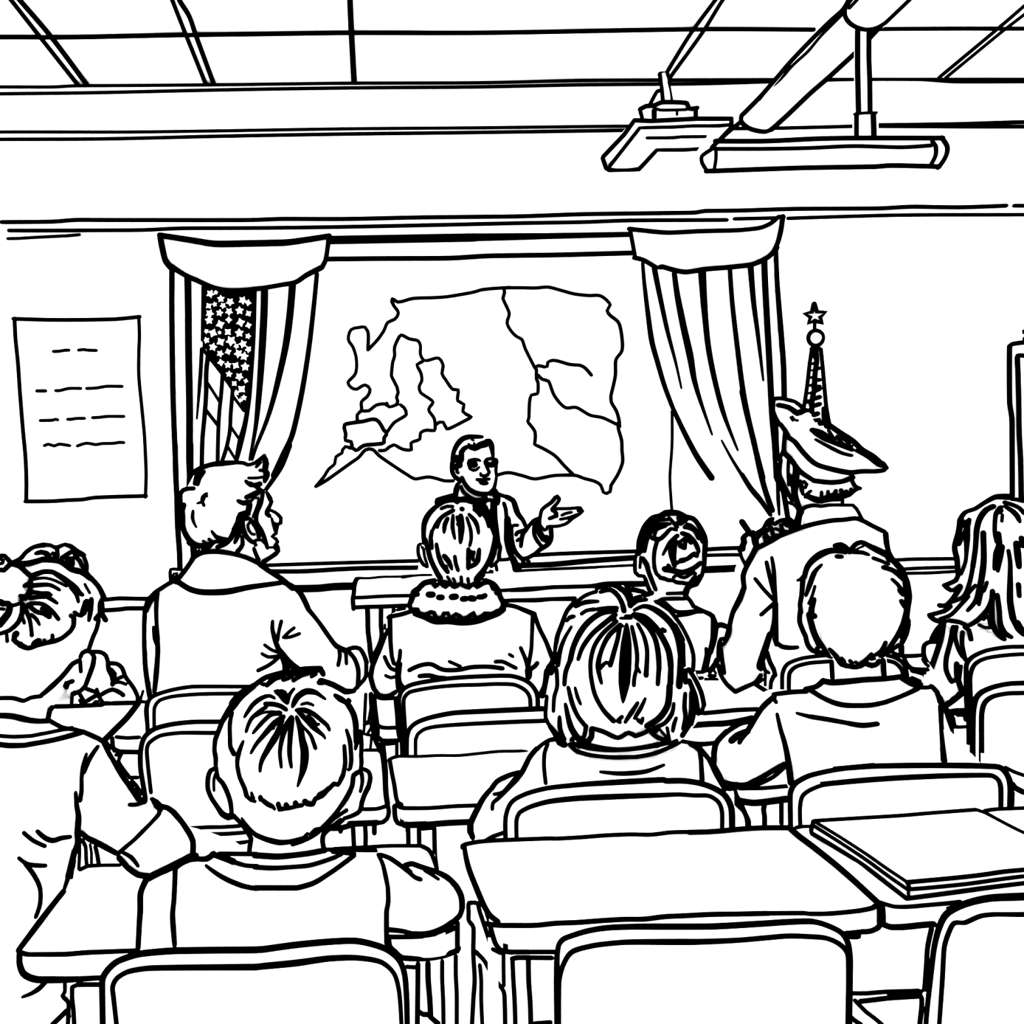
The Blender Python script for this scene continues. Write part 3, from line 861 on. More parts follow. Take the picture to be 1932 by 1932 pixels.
# --- first row, right
e = edge(PX, "1650,1706 1690,1711 1720,1711 1780,1705 1830,1699 1932,1685 2200,1650")
desk('first-row desk at the right carrying the big book', pts(PX, "1497,1562 1510,1563 1530,1560 1700,1545 1932,1525 2150,1508 2210,1560 2240,1650 1932,1686 1830,1700 1720,1711 1690,1711 1664,1705 1612,1662 1560,1616"), .70, .033,
     [(1900, 1920, 1.62), (2170, 2190, 1.6), (1618, 1640, 1.84)],
     [(B7, """7: 205,455 235,445 330,443
7: 1932,305 2800,240 3040,440 3160,800
8: 1640,325 1700,315 1932,305""", None),
      (B7, """7.5: 850,1015 950,1045 1060,1047 1200,1035 1350,1022 1450,1010
8: 865,1040 870,1100 870,1170
11: 870,1180 920,1200 1020,1200 1150,1187 1250,1178
5: 1350,1060 1420,1040""", e)],
     {2: None, 0: (B7, """8: 1235,1210 1205,1350 1195,1500 1182,1670
5: 1182,1670 1150,1695 1170,1740
8: 1160,1735 1160,1800 1145,1936"""), 1: None})
bk = thing('book', 'big closed book lying on the desk at the right edge', 'book', P(1800, 1600, Z(.70)(1800, 1600)), None)
zb = .735; zk = Z(zb)
q = Part('paper'); q.slab(pts(B7, "350,415 700,392 1200,362 1580,322 1640,325 2300,640 1932,790 1500,835 1060,870"), zb - .006, .027); 
eb = near([(x, zk(x, y)) for x, y in pts(B7, "1050,865 1300,845 1932,770 2300,640")])
q.inks(B7, "7: 1075,915 1200,905 1500,875 1750,840 1932,817", eb)
q.inks(B7, "6.5: 350,440 550,565 750,700 900,810 1050,915", lambda x, y: zk(x, y - 8))
q.build('pages', bk)
q = Part('paper'); q.slab(pts(B7, "345,405 700,380 1200,350 1580,318 1640,330 2320,640 1932,772 1300,842 1055,860"), zb, .006)
q.inks(B7, """8: 340,410 350,402 700,380 1000,362 1200,345 1570,317
6: 375,418 550,525 750,655 900,760 1050,860
8: 1050,862 1180,850 1400,830 1600,808 1780,782 1932,768
7: 1580,318 1650,345 1800,425 1936,492 2320,640 1932,772
7: 1045,860 1060,880 1065,920""", zk); q.build('cover', bk)
q = Part('paper'); q.slab(pts(B7, "330,480 1580,400 2300,730 1932,868 1300,948 1050,982"), .708, .007)
q.inks(B7, """8: 332,495 500,595 700,720 850,835 1045,985
8: 1045,985 1150,972 1400,940 1650,905 1800,885 1936,868
7: 338,420 325,470 330,495
5: 1060,925 1060,965""", lambda x, y: Z(.708)(x, y)); q.build('back_cover', bk)

# --- second row
e = edge(PX, "350,1562 455,1556 600,1545 710,1528 733,1518 800,1515", .65)
desk('second-row desk in front of the spiky-haired boy', pts(PX, "355,1562 455,1557 600,1546 680,1532 710,1527 733,1516 727,1488 718,1440 712,1416 686,1416 500,1428 380,1440"), .65, .03,
     [(665, 688, 2.24), (372, 392, 2.24)],
     [(B1, """7: 1420,455 1560,447 1680,445 1810,437
7: 1515,500 1700,498 1850,487
7: 1470,525 1550,555 1620,572 1740,572 1880,555
12: 1480,660 1600,648 1740,650 1880,650""", e),
      (B2, """9: 1530,640 1545,860 1570,1020
8: 1470,1105 1600,1105
10: 1585,1060 1610,1150 1625,1280 1632,1420 1645,1510""", None),
      (B2, """7: 1465,1547 1570,1543 1640,1520
8: 1645,1510 1655,1570 1640,1620 1610,1645 1560,1650
11: 1360,1658 1450,1655 1560,1650
10: 1180,1690 1290,1690 1360,1670
5: 1320,1625 1290,1650 1275,1670""", e),
      (B3, "9: 893,430 893,500", e)],
     {0: (B3, "8: 732,450 735,520 740,600\n8: 824,440 828,520 826,595"), 1: None})
e = edge(PX, "740,1522 760,1521 1105,1517 1370,1505", .65)
desk('second-row desk in front of the girl with long layered hair', pts(PX, "735,1430 880,1427 1005,1414 1290,1400 1372,1398 1378,1450 1385,1500 1105,1517 900,1521 768,1521 757,1517 750,1500 742,1462"), .65, .037,
     [(769, 791, 2.24), (818, 832, 2.26), (1340, 1360, 2.24)],
     [(A4, """9: 330,1460 340,1550 350,1660 352,1780 362,1900
7: 385,1570 430,1552 600,1552 750,1545 900,1545 1050,1530 1200,1515 1350,1512 1450,1503 1530,1500
8: 380,1570 395,1660 415,1760 430,1860 445,1900 475,1915""", None),
      (A5, "7: 1270,1830 1400,1852 1540,1848", None),
      (B3, """7: 1055,270 1080,295 1110,302 1300,302 1500,288 1690,282
9: 1045,290 1050,370 1070,415 1120,425 1280,420
11: 1120,432 1280,428 1450,415 1620,408""", e)],
     {0: (B3, "8: 1148,450 1150,580\n8: 1230,450 1232,580"),
      1: (B3, "8: 1345,455 1348,600 1352,680 1362,750\n7: 1245,460 1350,450"), 2: None})
e = edge(PX, "1380,1489 1410,1489 1490,1483 1800,1470", .65)
desk('second-row desk under the elbow of the boy in the round-necked top', pts(PX, "1340,1400 1385,1398 1600,1388 1700,1380 1790,1376 1850,1440 1880,1465 1490,1484 1410,1489 1392,1486 1385,1460"), .65, .032,
     [(1438, 1447, 2.34), (1470, 1479, 2.35)],
     [(B6, """7: 355,970 380,990 430,990 560,988 740,972
8: 340,970 355,1040 380,1075 420,1088
12: 380,1085 480,1100 560,1095 690,1078 745,1070
7: 430,985 520,960 640,900 720,830""", e),
      (B6, "8: 290,965 315,1040 360,1110 410,1160 435,1220 440,1270\n8: 395,1110 430,1190 452,1240 450,1280\n6: 320,970 345,1040 365,1100", e)],
     {0: (B6, "9: 570,1110 562,1150 570,1200 570,1270"), 1: (B6, "8: 697,1090 697,1260\n5: 715,1090 750,1085")})
desk('second-row desk cut by the right edge, beside the boy in the round-necked top', pts(PX, "1800,1375 1932,1366 2150,1352 2200,1400 2240,1455 1932,1463 1900,1450 1822,1404"), .65, .03,
     [(2150, 2170, 2.45)],
     [(A7, "8: 1420,1812 1600,1803 1760,1790 1932,1783", None),
      (B7, "7: 1790,-5 1860,30 1932,55\n11: 1855,145 1932,185\n8: 1840,110 1870,150\n5: 1850,180 1845,290", None)],
     {0: None})
# --- third row
e = edge(PX, "690,1372 750,1370 1300,1350 1440,1340 1500,1338")
desk('third-row desk beyond the child with the fur collar', pts(PX, "705,1372 750,1371 1000,1362 1000,1290 720,1300"), .70, .03,
     [(735, 747, 2.8)],
     [(A4, """7: 285,1310 320,1328 360,1333 440,1330
9: 295,1405 320,1428 380,1432 440,1430
7: 265,1095 275,1200 290,1320 290,1400
7: 430,1100 425,1130 435,1230 440,1320 455,1420
7: 260,1090 320,1112 420,1108
6: 325,1460 420,1450
9: 240,1080 250,1250 265,1400 300,1480 325,1500
7: 195,1510 330,1505
6: 200,1080 190,1300 220,1285 240,1180
5: 205,1390 240,1330 235,1300 180,1310
5: 190,1320 190,1380 240,1390 235,1490
5: 265,1420 295,1450 300,1480""", 2.7)],
     {0: (A4, "6: 435,1440 435,1540")})
desk('third-row desk between the long-layered-hair girl and the hatted child', pts(PX, "1300,1351 1330,1346 1440,1337 1470,1337 1450,1284 1315,1284"), .70, .03,
     [(1420, 1432, 2.85)],
     [(A5, "7: 1380,1372 1460,1370 1545,1370", None),
      (A5, """8: 1450,1622 1560,1612 1700,1598 1870,1592
11: 1360,1715 1480,1705 1600,1700 1700,1685 1810,1660
7: 1340,1740 1410,1640""", e)],
     {0: None})
desk('third-row desk right of the brimmed-hat child, mostly hidden', pts(PX, "1706,1237 1742,1236 1760,1262 1790,1300 1725,1262"), .86, .03,
     [(1745, 1752, 2.9)],
     [(A7, """7: 1025,1270 1100,1268 1165,1265
8: 1010,1185 1010,1275
7: 1025,1275 1050,1330 1090,1365 1200,1372
8: 1080,1380 1190,1405
6: 1080,1430 1180,1475
6: 1165,1290 1190,1330 1215,1350
5: 905,1250 990,1190""", 2.72)],
     {0: None})
# --- left, under the girl's hands
z9 = .85
desk('desk corner at the left under the clasped hands', pts(A1, "-300,1500 400,1482 600,1470 800,1457 1020,1442 1000,1490 900,1600 790,1722 620,1750 -300,1790"), z9, .04,
     [(205, 214, 2.12), (140, 152, 2.3)],
     [(A1, """8: 395,1478 500,1472 600,1467 700,1462 1010,1442
11: 1045,1440 960,1550 870,1640 790,1720
6: 1040,1430 1115,1435
5: 1080,1350 1065,1400 1060,1425""", Z(z9)),
      (A1, """7: 880,1698 960,1705 1050,1700
9: 860,1790 900,1808 1040,1812
8: 848,1710 850,1760 862,1800
7: 1110,1440 1100,1500 1115,1640
6: 795,1730 830,1770 832,1790""", 2.03),
      (B8, """7: 920,1045 895,1105 970,1215
7: 970,1228 1045,1228
7: 990,1250 1030,1290 1065,1350
7: 870,1060 895,1050""", 2.03)],
     {0: (B8, "8: 850,950 850,1000\n6: 830,940 830,1000"), 1: (B1, """7: 620,545 645,590 650,680 655,735
8: 720,595 735,660 745,725
6: 600,530 600,640 595,760
5: 680,580 690,640 690,730
7: 600,545 620,545""")})

# ================================================================ TEACHER'S DESK
td = thing('teacher_desk', 'long desk standing between the teacher and the pupils', 'desk', (P(940, 1130, 3.55).x, 3.6, 0))
zt = 1.45 - 226 * 3.25 / 1700
q = Part('wood', d=3.25)
q.slab(pts(PX, "668,1126 775,1123 950,1115 1225,1104 1222,1068 1100,1074 950,1081 800,1087 672,1091"), zt, .045)
e = near([(x, Z(zt)(x, y)) for x, y in pts(PX, "660,1126 775,1124 950,1115 1225,1104 1300,1100")])
q.inks(A2, "7.5: 1395,1035 1410,1010 1500,1010 1600,1000 1730,998 1800,992 1932,985", Z(zt))
q.inks(A4, """7.5: 1090,168 1250,162 1400,150 1550,145 1700,140 1932,130
7: 690,185 560,190 480,205""", Z(zt))
q.inks(A2, """6.5: 1395,1150 1470,1148 1560,1142 1680,1137 1820,1135
7.5: 1395,1225 1500,1220 1600,1218 1800,1210
8: 1410,1010 1395,1060 1390,1120 1382,1160 1388,1235""", e)
q.inks(A4, """6.5: 1205,297 1280,293 1400,282 1550,275 1700,270 1932,265
7: 1250,375 1300,372 1500,372 1600,362 1780,355""", e)
q.inks(A5, "7.5: -10,560 300,540 700,523 850,514 920,512", Z(zt))
q.inks(A5, """7.5: -10,693 130,690 300,672 450,668 600,662 700,645 860,640 1000,640
7.5: -10,772 180,768 300,762 460,762
6: 860,655 870,690 950,695 990,700""", e)
q.build('desk_top', td)
for k, (xl, xr, rows) in enumerate([(692, 718, "9: 212,430 215,500 217,600 228,690 235,760 248,835\n8: 315,430 315,560 320,640 300,710 260,790\n7: 410,430 405,475 370,500\n5: 430,445 500,432"), (722, 735, "4: 345,550 345,590"), (1190, 1215, None)]):
    q = Part('wood'); q.box((P(xl, 0, 3.28).x, 3.28, 0), (P(xr, 0, 3.28).x, 3.36, zt - .044))
    if rows:
        q.inks(A4, rows, 3.275)
    q.build('leg', td)

# ================================================================ PEOPLE
def limb(q, a, b, ra, rb, n=5):
    a, b = Vector(a), Vector(b)
    q.tube([a.lerp(b, i / n) for i in range(n + 1)], [ra + (rb - ra) * i / n for i in range(n + 1)], 0, 12)
    q.ball(a, ra); q.ball(b, rb)
def hand3(q, w, dirv, side):
    """palm, four unequal bent fingers and a thumb, resting level; w: wrist, side: +1 when the thumb points to +x."""
    w = Vector(w); f = Vector(dirv).normalized(); s = Vector((f.y, -f.x, 0)).normalized() * side
    q.ball(w + f * .04, .034, .04, .014)
    for k, L in enumerate((.058, .066, .061, .047)):
        r = w + f * .07 + s * (.024 - .016 * k)
        m = r + f * L * .5 + Vector((0, 0, .004)); e = r + f * L * .95 - Vector((0, 0, .012))
        q.tube([r - f * .02, r, m, e], [.009, .0085, .008, .0065], 0, 8)
    q.tube([w + f * .02 + s * .02, w + f * .045 + s * .042, w + f * .075 + s * .046], [.011, .010, .008], 0, 8)
def sitter(q, x, d, head, hr, sh, zs, w=.15, desk=.70, arms=(1, 1), lean=0.0, knee=(.40, .50)):
    """bare body, sitting and facing away: x, d on the floor plan; head: (x, y, z), hr: head radius; sh: half shoulder width, zs: shoulder height."""
    g = (d + .06) / d; x *= g; d += .06
    hip = Vector((x, d, .53)); ch = Vector((x, d + .02 + lean, zs - .17))
    g = (head[1] + .10) / head[1]; head = Vector((head[0] * g, head[1] + .10, H + (head[2] - H) * g))
    q.ball(head, hr * .85, hr * .75, hr)
    limb(q, head - Vector((0, .0, hr * .4)), Vector((x, d + .01 + lean, zs - .02)), .045, .05)
    q.ball(ch, min(w * .85, sh * .9), .075, .14); q.ball(hip + Vector((0, 0, .03)), w * .85, .085, .11)
    q.tube([ch, ch.lerp(hip, .5), hip], [.095, .09, .1], 0, 14)
    for s, on in ((-1, arms[0]), (1, arms[1])):
        S = Vector((x + s * (sh - .045), d + .02 + lean, zs - .075))
        limb(q, ch + Vector((0, 0, .08)), S, .05, .042, 3)
        if on:
            low = zs - .30 < desk + .02          # hands in the lap instead of on the desk
            e = Vector((x + s * (sh - .05), d + (.04 if low else .12) + lean, zs - .24 if low else max(desk + .05, zs - .30)))
            h = Vector((x + s * (sh - .12), d + .26 + lean, .57) if low else (x + s * (sh - .10), d + .32 + lean, desk + .035))
            limb(q, S, e, .042, .034); limb(q, e, h, .034, .024)
            hand3(q, h, (-s * .35, 1, 0), -s)
        K = Vector((x + s * .10, d + knee[0], knee[1])); A = Vector((x + s * .10, d + knee[0] - .02, .09))
        limb(q, hip + Vector((s * .08, 0, -.01)), K, .072, .052); limb(q, K, A, .05, .035)
        q.ball(A + Vector((0, .07, -.05)), .04, .12, .038)
class Kid:
    def __init__(s, label, d, base, group='pupils seen from behind'):
        s.d, s.surfs = d, []
        s.body = Part('skin', s.surfs, d); s.kids = []
        s.label, s.base, s.group = label, base, group
    def part(s, name, mat='cloth'):
        q = Part(mat, s.surfs, s.d); s.kids.append((name, q)); return q
    def done(s, vox=.007):
        o = s.body.build('person', None, s.base, vox)
        tag(o, s.label, 'person', s.group)
        for n, q in s.kids:
            q.build(n, o)
        return o

# ---------------------------------------------------------------- teacher
D = 4.15
k = Kid('man in a suit facing the class, gesturing at the wall map with an open hand', D, (P(870, 0, D).x, D, 0), None)
b = k.body
cx = P(885, 0, D).x
b.ball(P(893, 882, D + .02), .085, .11, .125)
neck = b.puff(pts(A3, "640,630 660,700 760,790 870,770 900,700 900,660 760,600"), D, .05, 14)
face = b.puff(pts(A3, "548,420 560,330 590,265 640,225 700,208 820,212 880,240 912,300 922,390 945,430 948,480 942,560 932,640 908,705 870,738 800,735 740,708 690,665 640,605 600,560 570,500"), D - .02, .085, 40)
ear = b.puff(pts(A3, "545,470 575,470 610,520 630,590 605,603 570,575 548,535"), D - .03, .03, 6)
nose = b.puff(pts(A3, "845,450 870,450 880,505 888,540 868,560 840,566 815,560 845,530"), face, .02, 8)
limb(b, P(885, 900, D + .04), Vector((cx, D + .03, 1.25)), .055, .06)
b.ball((cx, D + .04, 1.12), .15, .085, .2); b.ball((cx, D + .04, .84), .14, .09, .12)
b.tube([Vector((cx, D + .04, 1.1)), Vector((cx, D + .04, .84))], [.11, .11], 0, 14)
for s in (-1, 1):
    limb(b, (cx + s * .08, D + .04, .80), (cx + s * .09, D + .03, .45), .08, .055); limb(b, (cx + s * .09, D + .03, .45), (cx + s * .1, D + .05, .08), .055, .04)
    b.ball((cx + s * .11, D - .02, .045), .045, .13, .045)
    limb(b, (cx, D + .04, 1.22), (cx + s * .16, D + .04, 1.24), .06, .05, 3)
limb(b, (cx - .16, D + .04, 1.24), (cx - .2, D + .05, .98), .045, .038); limb(b, (cx - .2, D + .05, .98), (cx - .17, D - .06, .80), .036, .028)
hand3(b, (cx - .17, D - .07, .79), (0, -1, -.4), 1)
palm = b.puff(pts(A3, "1345,960 1362,880 1430,825 1460,850 1500,890 1545,930 1560,990 1510,1028 1430,1030 1410,1055 1385,1062 1345,1020"), D - .03, .022, 20)
thumb = b.puff(pts(A3, "1425,860 1440,820 1500,750 1527,785 1475,848 1460,880"), D - .04, .016, 8)
for s_ in ("1465,862 1620,862 1715,858 1738,885 1690,900 1500,898", "1500,895 1640,898 1700,912 1640,925 1520,925", "1510,920 1600,925 1660,930 1600,955 1510,965", "1500,950 1600,960 1590,1000 1510,1028 1480,1010"):
    b.puff(pts(A3, s_), D - .035, .014, 6)
limb(b, P(1032, 985, D - .0), P(1030, 1000, D), .03, .03, 2)
hs = k.part('hair', 'hair')
hs.puff(pts(A3, "548,450 545,420 555,340 580,280 640,225 700,203 820,207 830,232 870,240 880,230 912,280 922,390 905,350 880,295 810,318 755,335 700,305 660,320 640,380 640,440 625,495 605,470"), lambda x, y: face(x, y) + .005, .018, 8)
hs.inks(A3, """6>9>10>8>8: 820,213 700,212 640,232 590,285 560,350 552,400 550,450
8>10>11>9: 690,300 655,320 632,350 628,420 615,450 622,488
8>12>12>14>13: 690,296 755,315 800,290 850,275 882,250
9>11>8>6: 880,240 900,275 912,330 920,400
11>3: 755,290 755,342
4: 720,232 745,248
4: 690,275 720,296
4: 745,265 750,285
4: 780,275 780,295
6: 582,386 608,405
6: 600,400 590,440 600,465
3: 560,385 585,450""", lift=.004)
b.inks(A3, """6>7>6>4: 692,465 700,432 740,420 790,424 806,436
7: 725,476 745,480 765,470
3.5: 712,458 740,450 772,448
3: 695,470 705,485
5>6>4: 692,460 708,505 740,520 768,514 797,486
6: 852,470 846,440 862,418 890,412 935,412
8: 945,415 950,440 940,480
10: 880,468 905,470 935,466
5: 870,440 872,475
4: 920,435 915,445
5>6>7>7>6>5: 852,470 870,505 885,535 870,560 840,572 805,562 805,548
6: 765,603 820,606 850,600 890,598
5: 790,612 805,630
7: 800,630 835,640 872,634
6>5>6>7: 950,480 945,520 950,570 942,630 930,680 908,715 868,738
7>8>9>9: 632,578 660,640 700,690 760,725 820,738 868,738
8: 545,450 545,530 570,578 600,600 625,615
7: 555,478 585,478 610,488
6: 575,505 592,508 588,530 606,545""", lift=.004)
su = k.part('suit')
su.puff(poly(A3, "400,790 480,765 560,750 575,690 620,650 680,740 760,785 860,775 890,740 910,700 960,735 1100,790 1150,920 1225,1040 1290,970 1340,960 1325,1080 1385,1160 1425,1130 1445,1040 1455,1100 1430,1180 1360,1240 1290,1290 1190,1335 1150,1390", PX, "980,1240 815,1240", A3, "330,1430 300,900"), D + .02, .14, 24, .12)
su.inks(A3, """9>10: 405,812 410,790 480,768 570,745
8: 405,815 470,790 580,782 700,785 800,795 840,830
7: 620,622 590,650 575,690 570,745
6: 605,665 588,720 585,770
5: 585,775 640,770 680,765
7: 625,660 650,715 700,758 760,787 830,780 865,770
7: 830,825 850,800 870,788 908,790 912,860 897,905 905,980
6: 850,840 875,900 890,940
7: 935,690 960,730 1040,760
9>10>10>8>7: 1040,760 1100,792 1130,870 1150,920 1190,970 1225,1045
7: 890,745 910,705 935,760 945,795
8: 935,700 965,745 962,820 940,825 925,800
13>12>8: 925,830 930,960 950,1080 965,1170
7: 965,1170 985,1220 975,1280 975,1332
6: 975,1335 1040,1332 1075,1325
7: 1018,820 1035,870 1045,960 1080,1030
6: 1085,1032 1115,1018 1150,1020
12>14>16>13>8: 1050,960 1055,1080 1060,1180 1075,1270 1100,1330
8>8>8: 1085,1040 1085,1120 1105,1220 1140,1285 1190,1330
8>7>9>9>8: 1190,1330 1240,1315 1300,1280 1350,1240 1430,1185 1450,1130 1447,1040
7: 1297,1000 1292,1090 1320,1160 1365,1215
6: 1312,1000 1325,1080 1370,1150 1390,1165 1430,1125
6: 1372,1095 1410,1092
7: 1365,1105 1385,1128 1412,1100
8: 1335,965 1330,1020 1350,1080 1385,1135
7: 1230,1045 1290,975 1340,955
9>8>7: 1228,1048 1195,1090 1180,1150 1172,1220
7: 1125,1112 1140,1085 1210,1062
6: 1133,1165 1160,1140
10>9>7: 1095,1310 1130,1370 1145,1425
6: 1085,1330 1105,1380 1115,1430
8: 1160,1370 1160,1432
8: 1190,1340 1215,1390 1260,1385
5: 1225,1350 1250,1348""", lift=.002)
ti = k.part('tie')
ti.puff(pts(A3, "845,815 868,790 908,790 912,870 898,910 908,985 930,1150 905,1240 860,1150 885,900"), lambda x, y: D - .09, .012, 8)
b.inks(A3, """6: 1345,960 1345,1020 1370,1050 1388,1063 1408,1055 1415,1032 1510,1028 1590,1003 1640,960 1690,928 1735,890 1715,860 1620,866 1480,868
6>7>8: 1345,960 1362,880 1400,845 1450,810 1500,752 1527,785
6: 1527,785 1500,825 1470,855 1450,880
8: 1690,885 1730,885
6: 1450,880 1490,900 1505,915
8: 1490,905 1495,935
7: 1425,960 1480,940 1500,920
5: 1540,930 1580,912 1640,900
5: 1525,966 1590,955 1690,918
5: 1600,965 1660,930""", lift=.006)
k.done()

# ---------------------------------------------------------------- helper for the rest
def hx(x, y, d):
    return tuple(P(x, y, d))

# ---------------------------------------------------------------- child with the fur collar
D = 2.88
k = Kid('child with tousled hair wearing a sweater with a fluffy dotted collar', D, (P(870, 0, D).x, D, 0))
b = k.body
sitter(b, P(872, 0, D).x, D, hx(868, 1020, D), .10, .22, P(0, 1175, D).z)
b.puff(pts(A3, "235,1190 265,1185 290,1260 325,1395 280,1370 245,1290"), D - .01, .02, 6)
b.puff(pts(A3, "965,1190 985,1230 975,1300 940,1380 900,1420 890,1390 940,1250"), D - .01, .02, 6)
h = k.part('hair', 'hair')
h.puff(pts(A3, "350,870 420,820 500,800 590,797 700,803 800,838 865,900 910,1010 940,1120 938,1200 905,1320 860,1420 800,1490 720,1540 600,1560 500,1530 430,1490 380,1430 335,1330 300,1200 275,1140 278,1000 305,925"), D, .11, 80)
h.inks(A3, """7>9>11>9>8: 480,802 400,848 330,920 292,1000 285,1100 290,1180
8>9>9>10: 300,1150 325,1240 345,1320 390,1420 440,1510
7>8>9>11>10: 690,800 800,835 860,885 895,980 930,1070 950,1130
10>9>9>10: 945,1120 925,1220 890,1330 840,1420 790,1480
5: 470,812 520,800 590,797 700,800
6: 570,800 592,815 620,795
8>8>6: 555,885 470,930 410,990 370,1060
7>8>6: 365,1060 350,1130 355,1180 362,1230
6: 440,872 500,846 560,850
5: 480,925 440,970 412,1040
7>9>5: 510,950 480,1010 472,1085
6>8>5: 555,930 550,1040 570,1140
10>13>6: 625,935 630,1040 622,1178
6: 590,935 600,985
5: 590,1000 610,1030
5>7>6: 680,950 715,1060 720,1150 705,1212
6>9>5: 700,920 755,980 780,1040 788,1100
5: 735,845 800,870 875,955
6: 738,870 780,905 805,940
9: 633,870 640,872
5: 770,870 850,950 880,1040
6>9>8: 403,1190 420,1290 455,1380 505,1445
9>10>5: 475,1300 520,1360 545,1425
7: 570,1295 578,1360 600,1430
8>9>8: 695,1240 695,1320 693,1410
7>10>7: 695,1405 750,1380 780,1340 793,1240
6: 748,1255 735,1300 740,1345
6: 720,1250 725,1300
6: 490,1385 500,1450
8: 430,1525 500,1545 600,1570 700,1570 780,1530 830,1470
5: 500,1485 540,1545
5: 555,1500 575,1545
6: 628,1485 632,1550
6: 690,1500 695,1545
10: 760,1530 790,1475""")
b.inks(A3, """6>7: 265,1187 240,1200 235,1260 250,1320 285,1380 325,1398
5: 268,1212 285,1235 295,1300 322,1385
7: 945,1190 975,1205 982,1240 970,1300
6: 970,1300 970,1340 985,1330
6: 948,1200 935,1270 910,1340 893,1395
6: 895,1400 930,1380 965,1340
6: 945,1380 955,1435
5: 885,1435 920,1440""", lift=.004)
s = k.part('sweater')
s.puff(pts(A4, "375,480 470,460 600,440 1150,400 1240,405 1350,430 1470,470 1500,560 1550,660 1615,820 1580,880 1550,1000 1525,1100 1480,1200 1430,1300 520,1300 430,1100 330,1090 270,1050 238,950 280,820 350,620 378,580"), D + .01, .09, 50, .11)
s.inks(A4, """8>8: 548,452 460,478 388,492
9>8>7: 382,495 384,600 388,700 398,800 415,855
6: 415,855 435,850
7>8>9>9: 370,590 350,630 310,730 250,870 236,950
9>9>8: 236,950 262,1040 300,1085 330,1095 380,1090 430,1060
9: 440,880 443,1000 450,1050
8>8>10: 1250,405 1320,415 1400,445 1472,475
9>8>9: 1472,475 1510,580 1560,680 1600,780 1620,830
7>7>8: 1460,490 1455,640 1450,740 1430,850 1420,920
7: 340,790 360,840 390,885 425,900
6: 345,935 390,955 440,940
7: 460,750 455,810 440,860
8: 460,850 450,950 460,1000 485,1030
8: 530,898 600,865 690,852 780,893 900,895 1000,875 1130,872 1232,885
6: 825,830 870,850 920,872
7: 1172,835 1230,832 1290,860 1340,885
6: 1280,775 1315,798
8>10: 607,943 680,938 740,955 800,962
7: 1370,730 1400,800 1418,860 1425,930
14>12: 1430,880 1430,960
8: 1500,838 1480,865 1445,890
8: 1620,830 1580,880 1570,950
10>12: 1565,985 1545,1040 1525,1085""")
f = k.part('fur_collar')
f.puff(pts(A4, "530,410 560,330 600,270 650,225 720,235 760,252 830,252 900,258 980,258 1060,248 1130,228 1180,255 1215,310 1240,380 1235,440 1180,480 1100,510 1030,535 930,540 830,532 730,535 680,505 600,490 560,450"), D - .02, .12, 36)
f.inks(A4, """9>11>10>10: 530,405 550,350 560,310 600,280 640,240 720,222
10: 555,320 595,325
8: 720,222 712,250 725,268 760,240 800,270 830,245 870,270 910,248 940,258 978,275 1010,252 1040,270 1085,238
10: 1080,240 1130,225
10>11>9: 1100,222 1160,245 1200,295 1215,340 1240,390
9: 1150,250 1160,280 1185,290 1190,325
11: 1245,380 1240,420 1200,460
9>8>9: 530,405 540,440 590,440 600,470
8: 600,470 650,480 690,460 715,465 730,500 775,505 790,470 820,468 835,500 865,490 880,475 910,490 930,510 970,500 1015,465 1030,510 1080,490 1100,470 1150,475 1200,445
12>14>14>12>10: 575,470 640,492 720,525 830,525 930,535 1030,528 1120,500 1200,470 1240,440""")
f.inks(A4, """12: 675,327 705,327
11: 740,348 775,348
12: 850,345 880,342
11: 920,362 955,358
12: 990,355 1015,358
10: 1055,345 1080,345 1100,335""")
k.done()

# ---------------------------------------------------------------- boy seen in profile
D = 2.88
k = Kid('short-haired boy in a plain shirt, his head turned in profile to the right', D, (P(440, 0, D).x, D, 0))
b = k.body
sitter(b, P(450, 0, D).x, D, hx(430, 960, D), .105, .25, P(0, 1135, D).z, arms=(1, 0))
fc = b.puff(pts(A2, "640,300 735,350 768,420 765,470 838,525 838,585 805,612 815,660 795,690 822,730 795,765 820,805 780,840 715,880 680,890 600,870 520,830 440,800 240,795 190,790 170,740 300,400 480,250"), D, .10, 70)
ear = b.puff(pts(A2, "560,560 600,555 640,605 668,660 668,715 640,738 595,715 562,660"), D - .08, .02, 8)
h = k.part('hair', 'hair')
h.puff(pts(A2, "75,360 130,320 170,250 210,190 300,145 500,128 560,132 620,138 715,78 733,140 738,210 718,280 700,340 640,385 600,430 592,512 530,520 490,640 430,712 360,760 250,748 170,760 120,690 78,560"), D - .02, .11, 60)
h.inks(A2, """8: 75,370 100,340 130,328 185,326
10>9>11>8>7>8: 175,210 240,170 330,143 500,130 560,135 590,148 640,135 715,80
8: 190,290 205,225 235,185
7: 212,295 225,250 260,200
9>12>11>12>12>8: 715,85 728,140 720,190 733,210 725,250 715,280
6: 650,168 690,125
6: 675,190 735,190
5: 595,247 660,247 705,240
7>9>8>10: 577,272 610,300 660,298 692,290
8: 600,285 650,310 690,340
8>10>8: 580,393 640,370 690,345 710,345
7>10>12>10: 518,420 555,437 600,430 600,470 590,512
5>10>4: 285,360 255,390 240,430 205,440
6: 255,375 285,385
6: 245,425 262,460
9>10>8: 108,450 95,490 98,560 100,620
5>7>6>4: 178,490 172,545 185,590 203,622
8: 78,370 80,450 75,500
9>10>11: 95,580 110,650 150,720 190,752
12>11>8: 150,735 220,760 300,745
5: 250,720 275,742
6: 292,705 330,735
5>9>8: 315,645 350,690 390,708 430,712
8>9>10>10: 360,768 420,745 460,705 490,640
12>12>11: 490,640 520,580 535,525 590,515""", lift=.003)
